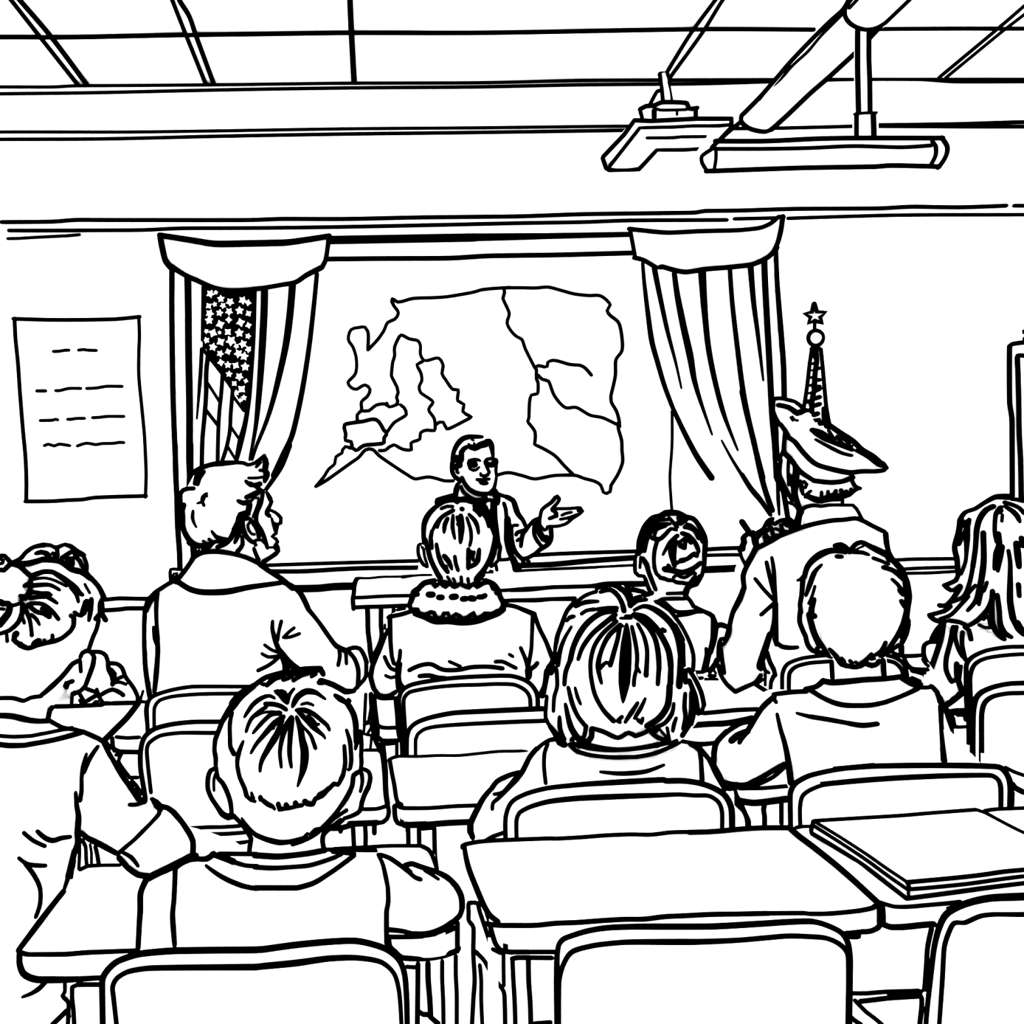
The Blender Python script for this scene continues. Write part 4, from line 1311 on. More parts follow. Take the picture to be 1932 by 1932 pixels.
b.inks(A2, """6>9>7>9>8: 730,350 757,400 768,430 745,480 735,520 760,538
5>6>8>6: 755,488 800,508 840,550 838,588 795,602
5: 785,590 805,592
4>6>7: 768,545 785,600 803,655
7: 815,605 805,640 803,665 775,690 800,705 815,728 800,755 802,790
9>9>8>10: 808,760 818,800 780,835 710,880
4: 750,772 790,770
7>8>8>9>9>7: 705,350 690,440 660,510 655,580 690,640 715,700 738,775
5: 610,430 640,395 670,400 668,440 630,540
7: 555,560 600,553 630,590 660,640 675,700
11>9>8: 545,550 550,620 580,690 620,728 650,738
5: 605,580 590,605 600,645 620,670 645,674
5: 640,720 690,715 720,745
6>10: 545,690 550,750 515,800
8>9>6: 545,610 530,650 490,740
10: 535,580 545,630
7>8: 635,775 650,820 675,870
5: 640,760 660,750
5: 225,790 200,820 195,780
7: 245,790 300,770 340,730 400,728
6: 360,770 400,735
5: 240,795 300,800
8: 170,760 178,850""", lift=.005)
s = k.part('shirt')
s.puff(poly(A1, "1130,1500 1100,1300 1082,1000 1085,800 1110,690 1170,610 1290,530", A2, "20,1010 60,1000 130,930 180,855 240,815 440,812 560,840 680,900 840,1000 960,1090 1060,1250 1170,1380 1260,1500 1340,1530 1430,1528 1485,1610 1490,1750 1420,1850 1300,1950 1100,2100 200,2100"), D + .02, .10, 60, .12)
s.inks(A2, """8>9>8>9: 165,860 240,813 340,802 440,812 570,845 680,895
9>9>10>10: 680,900 760,955 840,1005 930,1080
9>9>9: 180,850 130,925 65,1005
11>11>12>10>8: 20,1020 60,1030 150,1085 240,1108 420,1106 600,1072 840,1038
6: 8,1030 8,938 70,938
5: 28,1000 30,970 60,965 40,1005
9>9>10>9: 850,1030 920,1060 990,1120 1050,1240
9>8>9>9>11: 1050,1240 1130,1340 1200,1440 1260,1515 1330,1550
7: 1280,1540 1285,1590 1272,1660
6: 1330,1560 1335,1655
7>8>8>7: 1340,1545 1395,1610 1425,1700 1418,1830
8>8>8: 1345,1540 1385,1528 1435,1535 1470,1590 1488,1640
7: 1483,1620 1480,1750 1430,1810 1390,1850""")
s.inks(A1, """8>8>9: 1290,530 1225,570 1165,612 1110,680
9>8>9>10: 1125,650 1095,740 1088,900 1090,1040 1100,1200 1130,1390
8>8>7>9: 1188,600 1178,720 1180,820 1188,960
9>9>10>7: 1185,940 1190,1050 1180,1200 1165,1360
6: 1158,870 1165,960 1185,1010
7: 1105,750 1130,690 1170,640""")
s.inks(B2, """6>8>9>10: 778,122 775,180 795,270 825,345
7>6>8: 845,122 830,180 812,270
6: 945,175 905,205 860,250
6: 860,252 910,248 980,222
6: 718,308 770,345 830,365
6>7: 692,370 740,397 800,395 830,390
7: 830,390 790,430 740,465 668,500
11>13>14>14>10: 825,345 860,390 890,430 940,475 1000,510
11: 850,390 870,450 875,520
5: 890,450 900,520""")
k.done()

# ---------------------------------------------------------------- small child with swirling hair
D = 2.9
k = Kid('small child with swirling curled-up hair, half hidden behind the long-haired girl', D, (P(1270, 0, D).x, D, 0))
b = k.body
sitter(b, P(1262, 0, D).x, D, hx(1268, 1030, D), .09, .17, P(0, 1150, D).z, w=.12)
b.puff(pts(A5, "930,430 950,400 1000,460 1040,560 1085,690 1060,715 1005,600 945,575"), D - .01, .02, 6)
b.puff(pts(A5, "1060,560 1300,640 1345,655 1315,740 1150,760 1020,720 1005,600"), D, .06, 30)
h = k.part('hair', 'hair')
h.puff(pts(A5, "948,400 952,330 980,240 1040,160 1110,132 1160,100 1250,100 1320,140 1380,160 1440,250 1468,320 1462,430 1448,540 1420,620 1350,655 1300,650 1150,630 1080,570 1000,460 965,420"), D - .01, .10, 60)
h.inks(A5, """8>10>10>11>13>12>11>10: 958,420 960,330 1000,220 1060,155 1120,138 1160,112 1250,112 1310,140
9>9>10>9>8: 1310,140 1370,155 1420,220 1458,310 1455,420 1452,500
7>6: 975,405 985,300 1035,210 1100,170 1180,160
7>10>11>6: 1000,400 1018,300 1060,235 1120,200 1190,195
9>8>6: 1060,300 1110,310 1160,270 1200,230 1240,240
6: 1075,290 1090,240 1160,210
6>8: 1180,140 1215,180 1245,215
8>10>12: 1245,180 1270,190 1310,155
9: 1250,145 1280,165
7>6>7: 1300,225 1325,195 1365,215 1405,260 1440,330
9: 1315,215 1380,240 1410,300
8>9>9>6: 1275,262 1330,280 1385,340 1408,400 1395,435
6: 1310,300 1355,345
8>7>6: 1100,310 1075,400 1072,500 1090,570 1140,610
9>7>5: 1245,285 1190,335 1140,425
9>10>8: 1230,320 1200,380 1205,440 1228,510
6: 1228,490 1250,490
6: 1225,335 1265,330 1305,300
11>6: 1265,350 1305,385
7: 1310,300 1305,385
6: 1235,345 1230,480 1300,475
7>9>9: 1265,465 1320,460 1375,420 1400,440
12>10>10>9: 1155,535 1210,545 1290,560 1370,530 1420,490
7: 1175,500 1200,540
7: 1110,600 1145,605 1180,620 1215,620 1240,635 1290,640 1340,645 1370,600
6: 1215,600 1240,580 1300,600 1370,555
6: 1375,625 1385,560""", lift=.002)
b.inks(A5, """6>7>7: 945,415 930,450 930,560 955,585
6>7>7>7: 955,587 995,590 1015,640 1045,715
5: 972,440 965,530
8>9>8>7: 985,455 1015,500 1040,580 1085,690
7: 1450,500 1435,580 1395,650
8>12>9: 1395,650 1330,670 1310,740
6: 1165,720 1300,715
6: 1385,625 1420,580""", lift=.004)
s = k.part('shirt')
s.puff(pts(A5, "1000,760 1150,755 1310,748 1350,780 1370,815 1440,850 1510,880 1528,950 1520,1100 1480,1210 1450,1320 1440,1500 1000,1500 960,1000"), D + .01, .09, 40, .1)
s.inks(A5, """8: 1320,745 1350,780 1370,815
7>8>10: 1370,815 1440,850 1510,885 1532,940
8: 1518,890 1515,1060 1490,1170 1475,1240 1465,1290
12>9: 1535,965 1580,955 1630,975
7: 1545,985 1530,1080 1500,1170
6: 1090,785 1130,762 1310,758
9>7>7: 1085,785 1150,790 1240,855 1385,850
7: 1255,885 1330,875 1400,855 1440,855
6: 1465,1130 1468,1180 1440,1300
6: 1380,1312 1440,1312 1475,1300
6: 1385,1330 1395,1360 1440,1355
7: 1490,1300 1530,1245 1545,1210
6: 1480,1340 1540,1340""")
s.inks(A5, """8>10>8: 860,655 920,650 1010,650
8: 870,690 940,695 1010,715
7: 895,720 905,755 970,740
9: 985,730 1030,725 1060,712""")
k.done()

# ---------------------------------------------------------------- child in the brimmed hat
D = 2.88
k = Kid('child wearing a wide-brimmed hat, one hand laid on the left shoulder', D, (P(1530, 0, D).x, D, 0))
b = k.body
sitter(b, P(1540, 0, D).x, D, hx(1550, 915, D), .10, .25, P(0, 1040, D).z, arms=(1, 1), lean=.02)
b.puff(pts(t7, "235,1000 300,900 600,1150 780,1250 800,1380 770,1440 690,1470 690,1540 400,1560 350,1500 270,1300 240,1190"), D, .10, 60)
sk = k.part('shirt')
sk.puff(poly(t7, "400,1640 405,1560 440,1510 520,1500 760,1500 790,1530 830,1600 980,1690 1000,1790 1040,1890", A6, "1560,420 1600,700 1600,1250 700,1300 540,1250 350,1360 280,1310 225,1220 235,990 270,990 305,870 350,720 420,570 400,480 420,420 510,270 640,190 800,120"), D + .02, .10, 50, .12)
sk.inks(t7, """7>9>9: 370,1450 385,1510 410,1535 395,1570 385,1640
8>7>6>6: 405,1535 440,1512 500,1502 540,1508 600,1500 760,1500
6: 760,1500 785,1525 825,1600
8>9>9>9>9>8>8: 95,1790 200,1735 320,1682 480,1632 620,1605 700,1600 790,1592 900,1645 975,1682
9>9>8>10: 985,1695 990,1750 1005,1820 1035,1880""")
sk.inks(A6, """8: 535,260 620,215 680,180 830,120
8>8>9>8: 510,275 470,350 425,430 408,480 415,570
10>11>9>8: 415,570 385,650 330,760 305,860
9>11>7: 305,860 295,920 270,985
8: 270,955 240,960 225,1010 222,1100
7: 235,985 245,1080 265,1215
8>8>8>8: 222,1160 240,1230 285,1300 350,1358
8>8>7: 350,1358 430,1320 500,1285 545,1230
10>12>9: 545,1190 530,1170 570,1050 610,920
9>10>9>8>6: 620,930 645,830 650,700 645,560 640,430 625,345
7>9: 585,380 605,470 640,600
7: 500,505 560,580 640,665
7: 545,775 590,735 640,690
9>8>8: 655,690 658,850 660,985
8>9>7: 660,985 700,1015 770,1025 825,1020
6: 640,950 660,1010
8: 590,1060 610,1130 640,1190 650,1230
7: 645,1230 620,1280 615,1350
6: 560,1130 575,1200 605,1215
5: 575,1220 575,1310
6: 520,1290 560,1260
8: 500,1300 580,1350 640,1380
6: 225,1110 185,1180 155,1215 165,1235
5: 215,1140 185,1190 205,1220
8: 270,990 250,1000""")
# hand and fingers on the shoulder
hd = b.puff(pts(A6, "380,300 400,230 440,165 500,165 560,130 620,60 640,60 700,60 745,80 800,85 830,110 700,185 520,270 470,340 428,400 400,350"), D - .05, .03, 14)
for s_ in ("512,240 515,200 555,160 580,175 585,215 550,245", "570,180 590,130 640,180 620,205", "635,125 670,100 695,150 670,178", "685,100 740,78 748,140 720,152", "765,92 800,92 795,128 770,120"):
    b.puff(pts(A6, s_), D - .07, .014, 6)
b.inks(A6, """9>11>9: 440,165 410,195 415,230 385,290
10: 410,240 405,290
6: 385,295 395,340 425,400
8>8>9: 500,270 470,330 430,400
7: 440,165 480,180 490,230 510,270
8: 480,150 500,165 560,130
7: 560,130 585,80 600,62
7: 600,60 630,50 620,85 600,110
8: 640,95 690,65 740,60 770,70 800,90
7: 515,245 512,205 545,165 575,150
6: 560,190 575,200 570,220
8: 575,170 605,200 635,195
7: 575,155 600,130 620,120
8: 620,120 640,180 670,175
6: 645,125 690,140 695,165
7: 690,95 715,145 740,148
5: 690,100 745,80 748,100
5: 725,100 745,110
8: 755,80 770,125 800,125
6: 770,95 800,95 805,110
8: 735,0 745,40 800,85
9: 528,265 620,218 680,182 830,122
9: 840,0 825,50 820,110""", lift=.004)
b.inks(t7, """7>8>7: 265,1190 258,1290 300,1390 345,1470
8>8>13>14>10>9: 300,1150 350,1200 370,1260 365,1330 360,1420 390,1510
6: 320,1185 315,1260 320,1360
10: 320,1290 345,1370
8>10>9: 250,1330 285,1420 315,1600
6: 310,1480 360,1500 385,1540 370,1600
6: 320,1600 370,1615
6: 400,1335 405,1390 418,1425
8: 402,1350 412,1410
6: 420,1335 445,1358 430,1385
6: 430,1450 450,1420 475,1400
9>11>12>12>11>9: 440,1435 500,1460 545,1468 610,1442 690,1440 740,1425
10>8>5: 740,1420 780,1395 812,1385
6: 545,1405 545,1450
6: 590,1400 588,1450
7: 645,1395 630,1440
8: 678,1392 690,1440
7: 712,1400 722,1430
6: 745,1385 750,1415
7: 752,1325 775,1370 812,1386
6: 755,1285 758,1330
7: 440,1440 520,1475 600,1465 680,1460
6: 688,1450 688,1495""", lift=.004)
ht = k.part('hat', 'cloth')
ht.puff(pts(t7, "205,785 300,768 360,788 415,835 455,850 475,900 530,960 600,950 680,1000 760,1060 825,1115 920,1175 992,1245 960,1278 760,1290 740,1325 610,1350 490,1330 400,1270 340,1200 290,1140 295,1010 280,960 235,930 215,860"), D - .03, .11, 50)
ht.inks(t7, """7: 200,772 260,768 300,772
7: 300,775 360,790 400,818 420,840
9>9>12: 250,815 320,830 380,870 405,860
4: 330,895 350,925
4>5: 342,890 360,915 385,922
8: 400,870 440,850 465,852
9: 212,790 210,860 240,930
8: 235,930 270,955 300,1000 320,1035
9>9>9>9>10>9>8: 315,1035 360,1065 420,1140 500,1215 600,1250 740,1278 820,1270 910,1270
8: 910,1270 970,1262 990,1245 960,1205
9>11>10>9>8: 600,952 680,1010 760,1062 820,1118 900,1165 985,1240
6: 780,1125 860,1170 930,1225 960,1235
9>12>9: 480,985 540,1005 610,1055
10: 500,1000 560,1040 630,1068
8: 630,1072 690,1095 755,1120
6: 590,985 620,1030 640,1070
6: 650,1030 690,1080 755,1098
6: 655,1030 700,1050 740,1080
4>7>6: 503,1050 600,1102 690,1145 752,1160
8>8>9>9>9>8: 295,1005 288,1080 290,1140 340,1195 400,1270 490,1330
9: 490,1332 610,1345 700,1335 760,1310
5: 745,1280 760,1300
5: 240,935 240,1050 248,1190
6: 250,1190 280,1130 288,1060
5: 565,960 600,975
5: 585,945 590,965""")
k.done()

# ---------------------------------------------------------------- long-haired girl at the right edge
D = 2.88
k = Kid('girl with long straight hair at the right edge of the picture', D, (P(1905, 0, D).x, D, 0))
b = k.body
sitter(b, P(1915, 0, D).x, D, hx(1900, 1010, D), .10, .22, P(0, 1190, D).z)
b.puff(pts(A7, "1395,1050 1340,1300 1345,1385 1385,1475 1420,1460 1460,1540 1440,1300 1500,1300 1470,1200 1420,1050"), D - .02, .03, 14)
s = k.part('shirt')
s.puff(pts(A7, "1310,1020 1345,1015 1400,1050 1510,1060 1590,1040 1690,1060 1800,1140 1932,1120 2150,1150 2350,1200 2430,1400 2420,1700 1460,1700 1450,1560 1350,1640 1290,1570 1220,1490 1230,1400 1290,1150"), D + .01, .09, 40, .11)
s.inks(A7, """9>8: 1320,1025 1270,1080 1235,1145
8>8: 1290,1165 1220,1165 1180,1190 1175,1260 1195,1310 1220,1345
8>9>9>8: 1325,1030 1310,1120 1270,1250 1230,1370 1210,1485
8>8>8: 1400,1050 1375,1170 1345,1290 1345,1380 1385,1465
8: 1385,1465 1415,1450
7: 1425,1045 1410,1100 1430,1200 1465,1270 1500,1300
7: 1468,1090 1465,1180 1490,1300
8: 1480,1050 1515,1075 1532,1145
9>10: 1425,1330 1430,1430 1465,1540
5: 1460,1340 1445,1450
10>10: 1348,1640 1410,1595 1475,1540
8>8>9>10: 1205,1490 1250,1505 1285,1560 1310,1620 1350,1680
14>12: 1365,1700 1430,1690 1485,1690
8: 1330,1640 1360,1720 1410,1810
7: 1395,1735 1410,1800 1440,1810
6: 1425,1720 1480,1720 1490,1760
8>9: 1310,1640 1305,1780 1325,1936
9>9: 1345,1680 1380,1790 1440,1936
6: 1260,1145 1300,1080""")
h = k.part('hair', 'hair')
h.puff(pts(A7, "1440,210 1490,180 1540,150 1640,100 1740,70 1830,75 1932,95 2080,170 2180,330 2190,800 2160,1080 1932,1115 1890,1110 1850,1120 1830,1130 1770,1130 1700,1055 1590,1030 1500,1045 1380,1010 1290,1010 1215,965 1300,950 1345,890 1430,760 1330,740 1400,705 1440,660 1412,500 1420,380 1440,280"), D - .02, .12, 60)
h.inks(A7, """8>8>8>10>12: 1440,270 1460,220 1490,185 1560,160 1640,110 1720,70 1830,70
7: 1830,85 1880,90 1936,105
11>9>9>8: 1455,240 1440,330 1408,450 1425,540 1435,660
8: 1435,660 1415,700 1330,738
9>8>7: 1340,745 1380,775 1420,765 1450,735
9>8>9: 1450,745 1400,830 1340,890 1290,888
8: 1375,895 1330,930 1215,962
9>9>8: 1220,965 1250,995 1300,1012 1340,1010
7: 1510,822 1440,900 1380,960 1300,992
8: 1370,1005 1450,1018 1510,1042 1590,995
8>9>8: 1590,995 1660,920 1690,850 1695,785
8>10>6>6: 1520,235 1505,290 1500,420 1490,560 1455,652
6: 1480,270 1500,290 1440,430
12: 1510,250 1490,300
10>10>9>8>8>8: 1700,142 1650,165 1600,230 1575,320 1565,460 1545,600
7>7>7>6: 1545,600 1520,720 1475,820 1385,862
9>9>10>9>6: 1625,340 1628,560 1605,720 1570,850 1507,928
6: 1655,708 1630,780 1612,790
6: 1612,790 1590,890
6: 1565,738 1510,800 1500,830
9>7>7>7: 1755,150 1720,200 1712,330 1728,410
8>10>9>6: 1740,345 1745,440 1725,490 1710,615
10>8>5: 1765,445 1755,520 1735,632
6: 1768,170 1750,195
5: 1735,490 1740,500
5>8>9>5: 1785,140 1850,180 1885,220 1903,265
7: 1785,112 1850,130 1900,155 1936,195
10>11>8: 1875,420 1885,500 1895,600
9: 1912,370 1925,450
8>7: 1890,720 1898,828
6>7>9>10>11: 1815,475 1828,560 1828,700 1828,860 1850,990
10>9: 1850,990 1890,1070 1936,1112
7>8>8>10>8: 1732,808 1745,920 1755,1040 1790,1100 1838,1130
8>8>9>10>9: 1695,780 1690,900 1695,1030 1740,1110 1780,1142
6: 1590,1035 1640,1055 1690,1055
5: 1620,1000 1660,970 1675,1040
9>8: 1880,1010 1910,1060 1936,1085
5: 1770,200 1765,260""")
k.done()

# ---------------------------------------------------------------- boy in the round-necked top
D = 2.28
k = Kid('boy with round bushy hair wearing a round-necked top', D, (P(1600, 0, D).x, D, 0))
b = k.body
sitter(b, P(1610, 0, D).x, D, hx(1612, 1140, D), .11, .24, P(0, 1290, D).z, w=.15, arms=(0, 1))
b.puff(pts(A6, "1085,1050 1092,1290 1280,1300 1475,1260 1470,1050"), D, .06, 40)
b.puff(pts(A6, "840,755 880,755 940,900 1000,1050 960,1055 905,1010 868,920 842,840"), D - .02, .02, 8)
b.puff(pts(A6, "1630,850 1662,850 1640,930 1595,985 1580,960"), D - .02, .02, 6)
h = k.part('hair', 'hair')
h.puff(pts(A6, "865,480 895,390 960,335 1060,285 1100,245 1180,260 1210,290 1300,225 1400,265 1500,330 1560,400 1610,440 1645,550 1668,700 1650,850 1590,980 1480,1085 1400,1155 1290,1170 1180,1162 1100,1095 1040,1060 985,950 950,780 925,770 860,760 835,640 845,520"), D - .02, .12, 90)
h.inks(A6, """5>8: 817,518 845,505 870,480
9>11>13>11>8: 870,490 890,420 930,365 1000,315 1080,290 1180,300
10>9>9: 1105,255 1150,245 1195,275 1210,305
8: 1150,290 1185,310
5: 1130,280 1160,270
9>9>9>12>12: 1210,305 1250,250 1300,228 1370,260 1480,315
6>8>6: 1240,305 1310,305 1360,325
4: 1250,290 1320,255
8: 1107,335 1160,338
7>6: 1392,348 1450,368 1510,395
6: 1490,330 1510,375
9>9>8: 1470,418 1540,440 1620,510
11>11>12: 1500,330 1560,385 1600,430 1640,530
12>13>12>10>8: 1640,530 1655,640 1648,720 1645,800 1660,830
6>7>5: 1530,505 1570,540 1620,600
8: 1585,585 1620,630
8: 1600,665 1630,720
9>9>9>7: 1640,760 1615,850 1570,940 1510,1025
8: 1510,1025 1480,1070 1440,1090
9>8>8: 858,500 850,620 838,700 845,760
5>9>9>5: 1000,398 950,450 910,550 882,632
5>5>6: 952,555 930,630 905,690
8>10>12: 945,660 925,730 925,775 950,790
10>11>10>9>9: 905,770 935,880 970,960 1010,1020 1050,1085
6>9>9>8: 1062,1035 1110,1090 1150,1150 1200,1165
8>9>8: 1150,1150 1240,1170 1290,1165 1330,1140
10>10>7: 1330,1140 1380,1160 1420,1145 1440,1115
5>7: 1150,1098 1175,1135
7: 1212,1120 1235,1145
6: 1255,1130 1275,1150
5>8>7: 1378,1068 1340,1115 1290,1150
5: 1370,1115 1405,1105
7>6: 1485,985 1450,1050 1385,1090
4: 1050,1095 1080,1100""", lift=.002)
b.inks(A6, """9>9>9: 840,745 835,830 880,940
9>9>9: 880,940 895,1000 930,1045 1000,1062
7: 920,870 945,940 980,1020 960,1035
9>8>8: 1655,840 1640,920 1605,990
5: 1630,850 1600,960
10>9: 1600,1000 1603,1080
8: 1075,1120 1082,1260
9: 1465,1110 1472,1240
7: 1500,1060 1590,1000
7: 1510,1045 1600,1085 1720,1085""", lift=.004)
b.inks(A6, "7: 1620,1095 1660,1170 1700,1195 1800,1190\n6: 1640,1250 1760,1300\n6: 1680,1200 1775,1225\n6: 1770,1200 1785,1260", 2.7)
s = k.part('shirt')
s.puff(pts(B6, "640,300 700,285 880,262 1000,180 1070,185 1470,165 1590,150 1720,220 1850,225 1890,300 1900,500 1932,800 1940,1100 760,1100 760,1000 740,960 735,820 560,890 430,958 280,950 200,825 195,680 330,520 480,480 560,370"), D + .01, .10, 60, .11)
s.inks(B6, """8>9>9: 640,280 780,262 880,258
9>9>10: 880,240 960,220 1015,175
11>11>10>10>10: 1015,180 1080,190 1200,183 1330,170 1470,163 1590,148
9>9>10>9>9>8: 905,240 1000,300 1100,345 1190,363 1370,362 1480,340
9>8>9: 1480,340 1600,295 1700,250 1740,225
8>8>7: 1590,150 1660,195 1760,228 1830,225
9>9>9: 1830,220 1870,260 1895,340
7>6>8>11: 1895,370 1900,500 1910,620 1925,780
10>9>9: 640,300 560,370 490,475 440,560
9>8>7: 440,560 400,610 380,645
12>13>11: 320,630 360,595 440,560
8>9>8: 480,485 400,495 330,530 280,570
10>10>11: 285,560 210,640 190,720 185,820
10>9>8: 190,820 230,890 275,990
6>8>9>10>12: 665,430 690,540 720,640 745,760 760,880
12: 760,880 770,960
8>9: 250,935 320,955 400,965 440,960
9>9>8: 440,960 560,900 660,840 720,805
5>9>9>8: 815,422 900,445 1050,470 1200,498
9>10>9: 1200,498 1310,515 1420,503
7: 640,310 660,345""")
k.done()

# ---------------------------------------------------------------- girl with long layered hair
D = 2.15
k = Kid('girl with long layered hair spreading from her crown, in a round-necked blouse', D, (P(1165, 0, D).x, D, 0))
b = k.body
sitter(b, P(1165, 0, D).x, D, hx(1172, 1260, D), .11, .22, P(0, 1425, D).z, arms=(1, 1), desk=.71)
b.puff(pts(A5, "560,1720 700,1740 800,1800 1030,1740 1150,1820 1100,1900 800,1930 540,1900"), D - .01, .07, 30)
s = k.part('blouse')
s.puff(poly(B4, "222,1310 188,1240 210,1140 260,1040 340,910 390,850 560,790 640,640 720,570 835,532 930,565 1000,610 1100,640 1300,660 1500,650 1700,600 1770,560 1880,580 1945,640", B6, "90,700 130,740 200,870 275,1000 280,1050 0,1080", B4, "1500,1340 600,1340 440,1270"), D + .01, .10, 60, .11)
s.inks(B4, """9>8>7>9: 845,535 790,545 735,575 690,615
9>10>10: 690,610 640,670 580,785 520,860
9>8>7>7: 520,860 440,945 400,985 360,1020 355,1065
8>9>9: 560,788 480,812 390,858 350,910
9>10>11>11>12: 350,910 290,980 230,1090 190,1180 190,1240
10: 190,1230 210,1290
6>7>6: 365,955 430,940 480,890 545,808
7: 775,570 750,640 745,740 758,870
8>8>7>8>7: 935,570 980,620 1080,655 1250,675 1440,672
8>8>7: 1440,672 1560,650 1680,605 1770,560
9>8>7>8>8: 960,570 1050,598 1200,620 1340,620 1480,605 1600,588
7: 1600,588 1680,568 1700,560
5>8>9>8>5: 1172,785 1300,797 1400,795 1520,780 1650,733
6>8: 1775,555 1860,570 1920,610
8>7: 1920,620 1932,700 1935,860
7>7: 310,1300 370,1270 440,1245""")
s.inks(B6, """7: 0,655 50,680 85,720 95,800
7: 95,800 105,935
7>9>10>7: 80,680 150,770 200,870 270,1000
6: 80,665 170,655
8: 195,640 180,740
7: 20,650 80,655 195,645
5: 110,735 150,780""")
b.inks(A5, """10>11: 600,1750 600,1800 555,1855
7>7: 560,1855 700,1885 800,1895 950,1885 1130,1850""", lift=.006)
h = k.part('hair', 'hair')
h.puff(pts(A5, "500,740 630,690 740,660 830,690 890,760 910,790 1000,768 1090,790 1190,860 1270,960 1340,1080 1382,1190 1380,1300 1440,1440 1462,1560 1430,1640 1340,1760 1270,1830 1190,1850 1110,1800 1040,1750 930,1790 880,1770 800,1805 600,1745 590,1790 530,1835 440,1840 390,1870 320,1780 260,1720 245,1600 222,1480 260,1350 320,1230 320,1100 370,950 420,840 480,780"), D - .03, .13, 100)
h.inks(A5, """9>8>8>9>6: 470,785 415,850 375,950 340,1050 322,1165
7: 480,790 550,735 635,705
8>9>10>11: 640,680 735,650 800,668 860,715
12>10: 860,700 890,770 895,810
7>9>9>9: 668,708 740,690 800,735 835,800
10: 835,800 848,860
9: 875,700 910,690 960,700
8>9>8: 895,810 940,775 1010,765
7>9>6: 480,818 550,785 648,778
7>7>8: 525,872 560,848 620,838
7>8: 640,838 720,828 790,828
6>9>6: 410,930 435,900 475,890
5>7>8>8: 448,970 400,1050 362,1150 345,1260
10>10>8: 340,1180 300,1250 262,1300 255,1380
11>9>11: 260,1330 250,1400 228,1490
8: 290,1330 320,1270
9>10>11>11>10>10: 785,848 680,865 580,930 510,1020 460,1130 440,1220
9>9>8: 440,1220 405,1310 395,1405
9>10>9>9>7: 780,880 690,950 600,1030 530,1130 500,1215
7>7>7>6: 335,1290 340,1420 318,1500 312,1608
6>7>7>7: 262,1495 255,1570 255,1660 285,1720
7>8>8>8: 790,930 690,1015 620,1120 592,1240 595,1340
8>8>8>10: 595,1340 625,1480 690,1600 765,1680
8>9>8>10>6: 818,955 730,1040 675,1150 650,1270 675,1395
8>8>9>9: 815,955 800,1050 770,1160 742,1260
7: 665,1285 710,1240 745,1250
5>12>13>11>4: 865,950 850,1080 835,1250 828,1400 838,1540
5>10>10>10>4: 866,950 880,1080 880,1250 868,1400 838,1540
7>8>8>7: 905,970 930,1080 945,1190 940,1280
7: 945,1280 925,1350 920,1412
5: 950,1280 968,1320
6>8>8>10: 948,950 995,1040 1020,1150 1012,1335
10>10>9>10>9: 920,880 1020,960 1080,1060 1105,1180 1110,1290
9>8: 1110,1280 1100,1412
10>10>11>11>11>10: 920,880 1000,895 1080,970 1140,1060 1185,1160 1200,1280
10>11: 1200,1280 1195,1412
6>9>12>12>12>12>9: 918,848 990,815 1060,830 1150,890 1220,970 1262,1080 1275,1200
11>12: 1275,1200 1272,1300 1262,1418
6>9: 1130,980 1150,1000
9>11: 1225,950 1290,1080
6>7>7>7>7: 1085,782 1180,840 1270,950 1340,1085 1370,1190 1365,1300
6: 1295,1090 1300,1270
8: 1310,1290 1310,1400
8>8>8: 1335,1290 1390,1380 1430,1470 1450,1560
7: 1450,1560 1425,1630
8>9>10>9: 1338,1375 1380,1480 1395,1560 1405,1625
13>14>12: 1365,1470 1365,1600 1345,1700
9: 1345,1700 1280,1800
7>8>8>6: 1308,1475 1302,1580 1310,1650 1290,1742
12>12>11>9: 1190,1420 1175,1560 1110,1660 1015,1720
6>8>7>7: 1222,1550 1210,1620 1150,1700 1065,1735
6>8>6: 1240,1660 1225,1700 1213,1762
7>9>8>8: 425,1430 455,1550 500,1650 560,1725
5>7>5: 475,1425 495,1500 520,1558
6>9>11>12>12: 403,1555 425,1660 450,1740 500,1815 540,1830
6>9>8>8: 358,1650 362,1740 385,1800 400,1825
8>10>13>14: 285,1720 335,1790 360,1840 390,1855
8>7: 560,1720 545,1800 520,1830
7>8>8>8>8: 600,1735 690,1762 800,1808 880,1770 930,1795
8: 930,1795 1000,1770 1040,1740
6>9>6: 948,1545 900,1620 855,1690
5>8>6: 1008,1508 975,1580 925,1660
7>8: 835,1645 795,1685 820,1690
5>9>6: 990,1655 975,1695 940,1665
4: 770,870 790,890
5: 815,905 905,905
7: 860,890 900,890 930,870
4: 700,945 725,935
5: 760,925 785,905
9: 1040,1750 1090,1800 1180,1835
6: 1060,1755 1090,1760 1105,1735
5: 1110,1740 1170,1810
6: 1170,1730 1190,1830
6: 800,955 840,965
6: 1195,1850 1250,1825
5: 440,1830 470,1790 460,1840""")
k.done()

# ---------------------------------------------------------------- girl at the left edge
D = 1.75
k = Kid('child at the left edge with bunched hair and clasped hands', D, (P(40, 0, D).x, D, 0))
b = k.body
sitter(b, P(10, 0, D).x, D, hx(95, 1150, D), .11, .20, P(0, 1370, D).z, arms=(0, 0), knee=(.22, .42))
b.puff(pts(A1, "560,840 700,800 765,640 770,760 750,860 705,960 670,1035 640,1120 560,1150 440,1290 370,1500 400,1570 600,1680 200,1780 -100,1760 -200,900"), D - .01, .08, 60)
